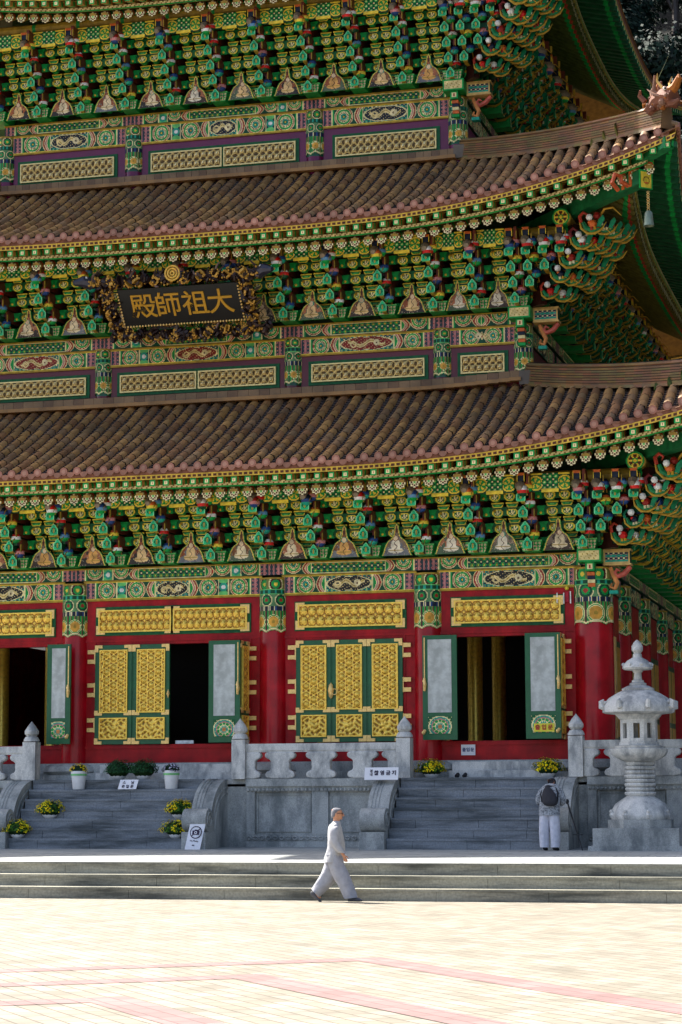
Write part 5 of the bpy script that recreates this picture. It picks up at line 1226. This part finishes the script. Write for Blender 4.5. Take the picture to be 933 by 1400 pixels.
# ================================================================ PEOPLE
def skinned(name, verts, edges, rad, mat, parent, root=0, sub=2):
    me = bpy.data.meshes.new(name); me.from_pydata(verts, edges, []); o = bpy.data.objects.new(name, me); COL.objects.link(o)
    sk = o.modifiers.new('s', 'SKIN'); sk.use_smooth_shade = True
    for i, r in enumerate(rad):
        v = me.skin_vertices[0].data[i]; v.radius = r if hasattr(r, '__len__') else (r, r)
    me.skin_vertices[0].data[root].use_root = True
    o.modifiers.new('d', 'SUBSURF').levels = sub
    dg = bpy.context.evaluated_depsgraph_get(); m2 = bpy.data.meshes.new_from_object(o.evaluated_get(dg)); m2.materials.clear(); m2.materials.append(mat)
    bpy.data.objects.remove(o); ob = bpy.data.objects.new(name, m2); COL.objects.link(ob); ob.parent = parent; return ob
class Skel:
    def __init__(s): s.v = []; s.e = []; s.r = []
    def add(s, p, r, par=None):
        s.v.append(tuple(p)); s.r.append(r); i = len(s.v)-1
        if par is not None: s.e.append((par, i))
        return i
    def hand(s, wrist, i0, d, side, palmn, curl=.5, L=.17):
        """five fingers rooted in the palm: d = direction of the hand, side = towards the thumb, palmn = palm normal"""
        d, side, palmn = (Vector(x).normalized() for x in (d, side, palmn)); w = Vector(wrist)
        pm = s.add(w+d*L*.28, (.032, .02), i0)
        for k, (off, ln) in enumerate(((.026, .40), (.009, .45), (-.009, .42), (-.025, .33))):
            b = w+d*L*.50+side*off; i = s.add(b, .0105, pm); f = ln*L; dd = (d+palmn*curl*.5).normalized(); b2 = b+dd*f*.45; i = s.add(b2, .0092, i); dd = (d*(1-curl*.5)+palmn*curl*1.3).normalized(); i = s.add(b2+dd*f*.35, .0082, i); dd = (d*(1-curl)+palmn*curl*1.8).normalized(); s.add(b2+dd*f*.35+dd*f*.25, .007, i)
        b = w+d*L*.2+side*.03; i = s.add(b, .013, pm); b2 = b+(side*.8+d*.8+palmn*.3).normalized()*.035; i = s.add(b2, .011, i); s.add(b2+(d+side*.2+palmn*.6).normalized()*.03, .009, i)
def loft(mb, rings, n=20, col=(1, 1, 1), cap=True, wob=0, seed=0):
    """rings: (centre, radius a along A, radius b along B, A, B)"""
    rr = random.Random(seed); ph = [rr.uniform(0, 6) for _ in range(3)]; vs = []; fs = []
    for i, (c, ra, rb, A, B) in enumerate(rings):
        c, A, B = Vector(c), Vector(A).normalized(), Vector(B).normalized()
        for k in range(n):
            t = 2*PI*k/n; m = 1+wob*(math.sin(5*t+ph[0]+i*.5)+.6*math.sin(9*t+ph[1]-i*.35)); vs.append(tuple(c+A*math.cos(t)*ra*m+B*math.sin(t)*rb*m))
    for i in range(len(rings)-1):
        for k in range(n): fs.append((i*n+k, i*n+(k+1) % n, (i+1)*n+(k+1) % n, (i+1)*n+k))
    if cap: fs += [tuple(range(n-1, -1, -1)), tuple(range((len(rings)-1)*n, len(rings)*n))]
    mb._add(vs, fs, col)
def smooth_rings(rings, k=4):
    out = []
    for i in range(len(rings)-1):
        a, b = rings[i], rings[i+1]; p0 = rings[max(i-1, 0)]; p3 = rings[min(i+2, len(rings)-1)]
        for j in range(k):
            f = j/k
            def cr(w0, w1, w2, w3): return .5*((2*w1)+(w2-w0)*f+(2*w0-5*w1+4*w2-w3)*f*f+(3*w1-w0-3*w2+w3)*f**3)
            out.append((cr(Vector(p0[0]), Vector(a[0]), Vector(b[0]), Vector(p3[0])), cr(p0[1], a[1], b[1], p3[1]), cr(p0[2], a[2], b[2], p3[2]), Vector(a[3]).lerp(Vector(b[3]), f), Vector(a[4]).lerp(Vector(b[4]), f)))
    out.append((Vector(rings[-1][0]), *rings[-1][1:])); return out
# --- walking man: local +x = walking direction, y = left side, height 1.68
PX = empty('person', (-11.0, 39.4, 0), R(8)); tag(PX, 'grey-haired man in a loose pale grey suit striding along the front steps', 'person')
sk = Skel()
pel = sk.add((0, 0, .92), (.12, .10)); ch = sk.add((.03, 0, 1.18), (.13, .12), pel); sh = sk.add((.02, 0, 1.36), (.10, .12), ch); nk = sk.add((.045, 0, 1.45), .058, sh); hb = sk.add((.055, 0, 1.53), (.06, .05), nk)
for s, sx in ((1, -1), (-1, 1)):   # s=+1 left side; the right arm hangs slightly forward
    a = sk.add((.0+.02*sx, .15*s, 1.31), .045, sh); el = sk.add((-.02+.05*sx, .22*s, 1.08), .042, a)
    w = Vector((.06+.13*sx, .20*s, .86)); wi = sk.add(w, .027, el); sk.hand(w, wi, (.30*sx+.1, 0, -1), (1, 0, .2), (0, -s, 0), .55)
for s, hip, kn, an, toe in ((-1, (0, -.09, .86), (.12, -.10, .46), (.32, -.10, .10), (.46, -.10, .04)), (1, (0, .09, .86), (-.06, .10, .46), (-.36, .10, .17), (-.28, .10, .05))):
    a = sk.add(hip, .085, pel); b_ = sk.add(kn, .06, a); c_ = sk.add(an, .042, b_); sk.add(toe, .04, c_)
def head_rings(cx, cz, tilt=0, k=1.0):
    out = []
    for x, z, ra, rb in ((.03, -.17, .056, .054), (.035, -.12, .058, .056), (.05, -.095, .072, .056), (.058, -.07, .086, .064), (.056, -.03, .095, .072), (.052, .01, .100, .077), (.045, .05, .098, .076), (.036, .082, .080, .062), (.03, .1, .045, .036), (.03, .106, .006, .006)):
        out.append((Vector((cx+x*k, 0, cz+z*k)), ra*k, rb*k, (1, 0, 0), (0, 1, 0)))
    return out
def join_into(o, mb):
    bm = bmesh.new(); bm.from_mesh(o.data); vs = [bm.verts.new(p) for p in mb.v]
    for f in mb.f:
        try: q = bm.faces.new([vs[i] for i in f]); q.smooth = True
        except ValueError: pass
    bm.to_mesh(o.data); bm.free()
bd = skinned('body', sk.v, sk.e, sk.r, SKIN, PX); mbh = MB(); loft(mbh, smooth_rings(head_rings(.0, 1.60), 3), 20)
mbh.tube([(.148, 0, 1.615), (.166, 0, 1.585), (.178, 0, 1.572), (.15, 0, 1.562)], [.010, .013, .016, .010], 8)
for s in (-1, 1): mbh.ball((.048, .078*s, 1.59), .03, 10, sx=.75, sy=.4, sz=1.15)
mbh.tube([(.12, 0, 1.512), (.138, 0, 1.515), (.13, 0, 1.50)], [.02, .018, .01], 8); join_into(bd, mbh)
def addm(name, mb, mat, par, sub=0, ang=60):
    o = build(name, mb, mat, None, origin=(0, 0, 0), ang=ang); o.parent = par
    if sub: o.modifiers.new('s', 'SUBSURF').levels = sub; o.modifiers['s'].render_levels = sub
    return o
CL = lin('#acacae'); X_, Y_, Z_ = (1, 0, 0), (0, 1, 0), (0, 0, 1)
mb = MB()
loft(mb, smooth_rings([((.045, 0, 1.47), .062, .065, X_, Y_), ((.03, 0, 1.43), .085, .12, X_, Y_), ((.015, 0, 1.37), .115, .19, X_, Y_), ((.02, 0, 1.2), .145, .21, X_, Y_), ((.03, 0, 1.0), .16, .21, X_, Y_), ((.0, 0, .84), .175, .215, X_, Y_), ((-.015, 0, .72), .185, .22, X_, Y_)]), 28, CL, wob=.03, seed=2)
for s, sx in ((1, -1), (-1, 1)):
    loft(mb, smooth_rings([((.01, .12*s, 1.38), .075, .07, X_, Y_), ((.0+.02*sx, .19*s, 1.31), .085, .07, X_, Z_ if False else Y_), ((-.02+.05*sx, .225*s, 1.1), .085, .065, X_, Y_), ((.02+.09*sx, .22*s, .96), .085, .06, X_, Y_), ((.05+.12*sx, .205*s, .89), .08, .058, X_, Y_)]), 18, CL, wob=.03, seed=3+s)
addm('jacket', mb, CLOTH, PX)
mb = MB(); CT = lin('#a0a1a8')
loft(mb, smooth_rings([((0, 0, .98), .13, .17, X_, Y_), ((0, 0, .86), .16, .2, X_, Y_), ((.0, 0, .76), .17, .2, X_, Y_)]), 24, CT)
loft(mb, smooth_rings([((.0, -.08, .86), .14, .13, X_, Y_), ((.06, -.09, .66), .15, .13, X_, Y_), ((.15, -.10, .45), .145, .12, (1, 0, .2), Y_), ((.25, -.10, .24), .13, .11, (1, 0, .25), Y_), ((.32, -.10, .075), .12, .105, (1, 0, .12), Y_)]), 22, CT, wob=.05, seed=7)
loft(mb, smooth_rings([((.0, .08, .86), .14, .13, X_, Y_), ((-.04, .09, .66), .155, .13, (1, 0, -.3), Y_), ((-.13, .10, .45), .15, .12, (1, 0, -.5), Y_), ((-.27, .10, .27), .125, .11, (1, 0, -.9), Y_), ((-.365, .10, .155), .105, .10, (1, 0, -1.0), Y_)]), 22, CT, wob=.05, seed=9)
addm('trousers', mb, CLOTH, PX)
mb = MB(); HC = lin('#76757a')
loft(mb, smooth_rings([((.0, 0, 1.545), .05, .06, (1, 0, .5), Y_), ((.008, 0, 1.575), .075, .079, (1, 0, .7), Y_), ((.028, 0, 1.625), .098, .084, (1, 0, .45), Y_), ((.036, 0, 1.67), .092, .078, (1, 0, .2), Y_), ((.03, 0, 1.703), .055, .048, X_, Y_), ((.03, 0, 1.712), .008, .008, X_, Y_)]), 20, HC, wob=.012)
addm('hair', mb, CLOTH, PX)
mb = MB(); FC = lin('#c48a68')

for s in (-1, 1):
    mb.ball((.142, .030*s, 1.607), .010, 8, K['dark']); mb.tube([(.05, .084*s, 1.608), (.145, .058*s, 1.612)], .004, 4, K['dark'])
    mb.tube([(.160+.0, .035*s+.022*math.cos(a), 1.606+.018*math.sin(a)) for a in np.linspace(0, 2*PI, 11)], .003, 4, K['dark'])
mb.box(.146, .152, -.022, .022, 1.538, 1.545, lin('#8a4a40'))
addm('face_details', mb, GENERIC, PX)
def shoe(mb, ax, ay, az, d, L=.27, col=lin('#55555a'), pitch=0):
    """ankle at (ax,ay,az)"""
    c, s = math.cos(pitch), math.sin(pitch)
    def P(u, w): return (ax+d[0]*(u*c-w*s), ay+d[1]*(u*c-w*s), az+u*s+w*c)
    A = (-d[1], d[0], 0); ring = []
    for u, rw, rh, w in ((-.085, .018, .02, -.03), (-.075, .036, .045, -.025), (.0, .042, .055, -.02), (.09, .046, .04, -.04), (.15, .042, .028, -.055), (.18, .02, .015, -.062)):
        ring.append((P(u, w), rw, rh, A, (0, 0, 1)))
    loft(mb, smooth_rings(ring, 3), 14, col)
mb = MB(); shoe(mb, .34, -.10, .085, (1, 0), pitch=.05); build_s = addm('shoe', mb, CLOTH, PX)
mb = MB(); shoe(mb, -.37, .10, .13, (1, 0), pitch=-.55); addm('shoe', mb, CLOTH, PX)
# --- bent visitor with backpack: local +y = away from camera, head bowed forward
PB = empty('person', (-8.47, 47.75, tz(47.75)), R(-6)); tag(PB, 'visitor seen from behind with bowed head, patterned grey shirt and pale trousers', 'person')
sk = Skel(); BH = 1.0
pel = sk.add((0, 0, .94), (.12, .10)); ch = sk.add((0, .07, 1.18), (.13, .12), pel); sh = sk.add((0, .16, 1.36), (.13, .10), ch); nk = sk.add((-.015, .24, 1.42), .052, sh); hb = sk.add((-.03, .31, 1.45), (.085, .09), nk); hm = sk.add((-.04, .38, 1.46), (.09, .10), hb); sk.add((-.04, .43, 1.46), .06, hm)
for s in (-1, 1):
    a = sk.add((.18*s, .14, 1.33), .055, sh); el = sk.add((.26*s, .12, 1.09), .042, a); w = Vector((.14*s, .33, 1.02)); wi = sk.add(w, .027, el); sk.hand(w, wi, (-.6*s, .8, .1), (0, .1, 1), (-s, .3, 0), .8)
for s in (-1, 1):
    a = sk.add((.09*s, 0, .88), .085, pel); b_ = sk.add((.10*s, -.01, .47), .058, a); c_ = sk.add((.10*s, 0, .09), .04, b_); sk.add((.12*s, .12, .04), .038, c_)
skinned('body', sk.v, sk.e, sk.r, SKIN, PB)
mb = MB(); SC = lin('#8c9094')
loft(mb, smooth_rings([((0, .23, 1.44), .06, .06, X_, Y_), ((0, .17, 1.42), .13, .09, X_, (0, 1, -.4)), ((0, .13, 1.35), .205, .12, X_, (0, 1, -.3)), ((0, .07, 1.18), .22, .14, X_, (0, 1, -.2)), ((0, .02, 1.0), .225, .15, X_, Y_), ((0, .0, .84), .235, .155, X_, Y_), ((0, -.01, .76), .24, .155, X_, Y_)]), 28, SC, wob=.015, seed=4)
for s in (-1, 1): loft(mb, smooth_rings([((.12*s, .14, 1.37), .07, .075, X_, Y_), ((.2*s, .13, 1.3), .075, .08, X_, Y_), ((.265*s, .12, 1.14), .075, .08, X_, Y_), ((.27*s, .15, 1.04), .07, .075, X_, (0, 1, .5)), ((.22*s, .24, 1.01), .055, .06, (1, 0, .3), (0, .3, 1))]), 16, SC, wob=.02, seed=5+s)
SHIRT = mk('patterned_shirt', lin('#a2a6aa'), rough=.85, nscale=60, namt=.1, stain=(lin('#3c4048'), 26, .9)); addm('shirt', mb, SHIRT, PB)
mb = MB(); TR_ = lin('#c9c9d2')
loft(mb, smooth_rings([((0, 0, .96), .18, .13, X_, Y_), ((0, 0, .84), .2, .145, X_, Y_), ((0, 0, .76), .195, .14, X_, Y_)]), 24, TR_)
for s in (-1, 1): loft(mb, smooth_rings([((.09*s, 0, .84), .118, .135, X_, Y_), ((.11*s, -.005, .62), .118, .125, X_, Y_), ((.125*s, -.01, .4), .112, .115, X_, Y_), ((.125*s, 0, .2), .105, .11, X_, Y_), ((.12*s, .0, .075), .10, .105, X_, Y_)]), 20, TR_, wob=.025, seed=12+s)
addm('trousers', mb, CLOTH, PB)
mb = MB(); loft(mb, smooth_rings([((-.02, .27, 1.455), .05, .05, X_, (0, .3, 1)), ((-.025, .30, 1.475), .085, .08, X_, (0, .2, 1)), ((-.035, .36, 1.485), .092, .088, X_, (0, .1, 1)), ((-.04, .42, 1.485), .07, .07, X_, Z_), ((-.04, .455, 1.48), .01, .01, X_, Z_)]), 16, lin('#14141a')); addm('hair', mb, CLOTH, PB)
for s in (-1, 1): mb = MB(); shoe(mb, .115*s, .0, .085, (.1*s, 1), col=lin('#121216')); addm('shoe', mb, CLOTH, PB)
BP = empty('backpack', (0, 0, 0)); BP.parent = None
BP.location = PB.location; BP.rotation_euler = PB.rotation_euler; tag(BP, 'dark grey teardrop backpack on the back of the bowed visitor', 'backpack')
mb = MB(); ax = lambda z: .0+(z-.9)*.30-.16
loft(mb, smooth_rings([((-.03, ax(1.38), 1.40), .03, .02, X_, Y_), ((-.02, ax(1.34)-.02, 1.34), .08, .05, X_, Y_), ((.02, ax(1.22)-.04, 1.22), .15, .085, X_, Y_), ((.06, ax(1.08)-.05, 1.08), .175, .095, X_, Y_), ((.07, ax(1.0)-.04, 1.0), .15, .08, X_, Y_), ((.07, ax(.97)-.03, .965), .08, .04, X_, Y_)]), 22, lin('#26262c'), wob=.01); addm('bag_body', mb, CLOTH, BP)
mb = MB()
for pts in ([(-.03, .0, 1.40), (-.13, .07, 1.38), (-.19, .0, 1.22), (-.14, -.08, 1.05)], [(-.02, .0, 1.40), (.12, .06, 1.38), (.2, .0, 1.25), (.2, -.06, 1.06)]): mb.tube(pts, .018, 6, lin('#1c1c20'))
addm('strap', mb, CLOTH, BP)
WP = empty('walking_pole', (-7.72, 47.85, tz(47.85))); tag(WP, 'thin black pole with a cross bar leaning beside the bowed visitor', 'pole')
WL[WP] = Vector((-7.72, 47.85, tz(47.85)))
mb = MB(); b_ = Vector((-7.78, 47.9, tz(47.9))); tp = Vector((-8.18, 48.35, 1.82)); mb.tube([b_, b_.lerp(tp, .5), tp], [.012, .014, .02], 8, (.01, .01, .012)); build('shaft', mb, GENERIC, WP)
mb = MB(); mb.ball(tp, .045, 10, (.01, .01, .012), sz=1.3); build('handle', mb, GENERIC, WP)
m_ = b_.lerp(tp, .32); mb = MB(); mb.tube([m_+Vector((-.11, 0, 0)), m_+Vector((.11, 0, 0))], .010, 6, (.01, .01, .012)); build('cross_bar', mb, GENERIC, WP)

# ================================================================ HILL, TREES
mb = MB(); P = []; rr = random.Random(3)
for j in range(24):
    y = 10+j*9 if j < 8 else 10+j*11; r = []
    for i in range(50):
        x = -200+i*8; z = max(0, (y-84)*.85, (x-12)*.9)+3*math.sin(i*.9+j*.4)*(z > 3)+rr.uniform(-1, 1)*(z > 3); r.append((x, y, z if z > 0 else -.5))  # unseen right-hand slope, shaped to keep sky light off the flank
    P.append(r)
mb.surf(P, (1, 1, 1)); HL = build('hillside', mb, mk('hill_soil', lin('#0a0f0a'), rough=.95, nscale=.5, namt=.4), None, smooth=True, ang=80); tag(HL, kind='structure')
def tree_meshes(seed, pal, H=9, Rr=3.2, leaf=.13, n=9000):
    rr = random.Random(seed); mt = MB(); ml = MB(); bk = lin('#3a2e24')
    mt.tube([(0, 0, -.6), (.1, .05, H*.3), (.0, .1, H*.6), (.1, 0, H*.85)], [.28, .22, .13, .04], 8, bk); cl = []
    for k in range(17):
        z = H*rr.uniform(.32, .98); q = 1-abs((z/H-.55)/.55)**2; a = rr.uniform(0, 2*PI); d = Rr*q*rr.uniform(.3, .95); c = Vector((d*math.cos(a), d*math.sin(a), z)); cl.append((c, rr.uniform(.7, 1.35)*Rr/3.2))
        mt.tube([(0, 0, z*.72), c*.5+Vector((0, 0, z*.42)), c], [.08, .05, .015], 5, bk)
    for k in range(n):
        c, r = rr.choice(cl); v = Vector((rr.gauss(0, 1), rr.gauss(0, 1), rr.gauss(0, .75))).normalized()*r*rr.uniform(.55, 1.05); p = c+v; nn = (v.normalized()+Vector((rr.uniform(-.7, .7), rr.uniform(-.7, .7), rr.uniform(-.2, .9)))).normalized(); t = nn.orthogonal().normalized(); b = nn.cross(t); s = leaf*rr.uniform(.6, 1.3)
        ml._add([tuple(p-t*s), tuple(p+b*s*.5), tuple(p+t*s), tuple(p-b*s*.5)], [(0, 1, 2, 3)], rr.choice(pal))
    return mt, ml
DG = [lin('#1a3022'), lin('#14281c'), lin('#20382a'), lin('#122018')]; LG = [lin('#8ab8a4'), lin('#5c8a7a'), lin('#a8ccbc')]  # LG puts the light on one tree into its leaf colours
protos = []
for sd, pal in ((1, DG), (2, DG), (3, LG)):
    mt, ml = tree_meshes(sd, pal); a = build('trunk', mt, GENERIC, None, origin=(0, 0, 0)); b2 = build('crown', ml, LEAF, None, origin=(0, 0, 0), smooth=False); protos.append((a.data, b2.data)); bpy.data.objects.remove(a); bpy.data.objects.remove(b2)
def hz(x, y): return max(0, (y-84)*.85, (x-12)*.9)
spots = [(-7.6, 150, 2, 1.25, 'pale blue-green tree with light painted in on the dark hillside above the roof corner')]
rt = random.Random(12)
for k in range(120):
    x = rt.uniform(-34, 24); y = rt.uniform(86, 175); spots.append((x, y, rt.randrange(2), rt.uniform(1.1, 1.7), None))
for k in range(7): spots.append((-1+k*3.4+rt.uniform(-1, 1), 84+rt.uniform(-3, 3), k % 2, 1.2, None))
for i, (x, y, p, s, lab) in enumerate(spots):
    o = empty('hillside_tree', (x, y, hz(x, y)), rt.uniform(0, 6)); o.scale = (s, s, s)
    tag(o, lab or 'dark green broadleaf tree standing in shade on the wooded hillside behind the hall', 'tree', None if lab else 'dark trees on the wooded hillside')
    for nme, me in zip(('trunk', 'crown'), protos[p]): c = bpy.data.objects.new(nme, me); COL.objects.link(c); c.parent = o

# ================================================================ LIGHT, SKY, CAMERA
W = bpy.data.worlds.new('World'); S.world = W; W.use_nodes = True; nt = W.node_tree; bg = nt.nodes['Background']
sky = nt.nodes.new('ShaderNodeTexSky'); sky.sky_type = 'NISHITA'; sky.sun_disc = False
sd = Vector((-1.15, .62, 1.68)).normalized(); el = math.asin(sd.z); az = math.atan2(sd.x, sd.y)
sky.sun_elevation = el; sky.sun_rotation = az % (2*PI); sky.air_density = .75; sky.dust_density = 3.0; sky.ozone_density = .6
nt.links.new(sky.outputs[0], bg.inputs['Color']); bg.inputs['Strength'].default_value = .12
L = bpy.data.lights.new('sun', 'SUN'); L.energy = 4.5; L.angle = R(.53); L.color = (1, .95, .86); lo = bpy.data.objects.new('sun', L); COL.objects.link(lo); lo.rotation_euler = (-sd).to_track_quat('-Z', 'Y').to_euler()
cam = bpy.data.cameras.new('camera'); co = bpy.data.objects.new('camera', cam); COL.objects.link(co); S.camera = co
f, th, h, p_r, zc = 3005., R(15.4), 1100., .0035, 1.77
pit = math.atan((h-700)/f); fw = Vector((-math.sin(th)*math.cos(pit), math.cos(th)*math.cos(pit), math.sin(pit))); rt0 = Vector((math.cos(th), math.sin(th), 0)); up0 = rt0.cross(fw)
rgt = rt0*math.cos(p_r)-up0*math.sin(p_r); upv = up0*math.cos(p_r)+rt0*math.sin(p_r)
M = Matrix(((rgt.x, upv.x, -fw.x, 0), (rgt.y, upv.y, -fw.y, 0), (rgt.z, upv.z, -fw.z, zc), (0, 0, 0, 1))); co.matrix_world = M
cam.sensor_fit = 'VERTICAL'; cam.sensor_height = 24; cam.lens = 24*f/1400; cam.clip_end = 3000; cam.clip_start = .1
S.view_settings.view_transform = 'Standard'; S.view_settings.look = 'None'; S.view_settings.gamma = 1; S.view_settings.exposure = 1.6
S.render.engine = 'CYCLES'; S.cycles.max_bounces = 7; S.cycles.diffuse_bounces = 4; S.cycles.glossy_bounces = 3
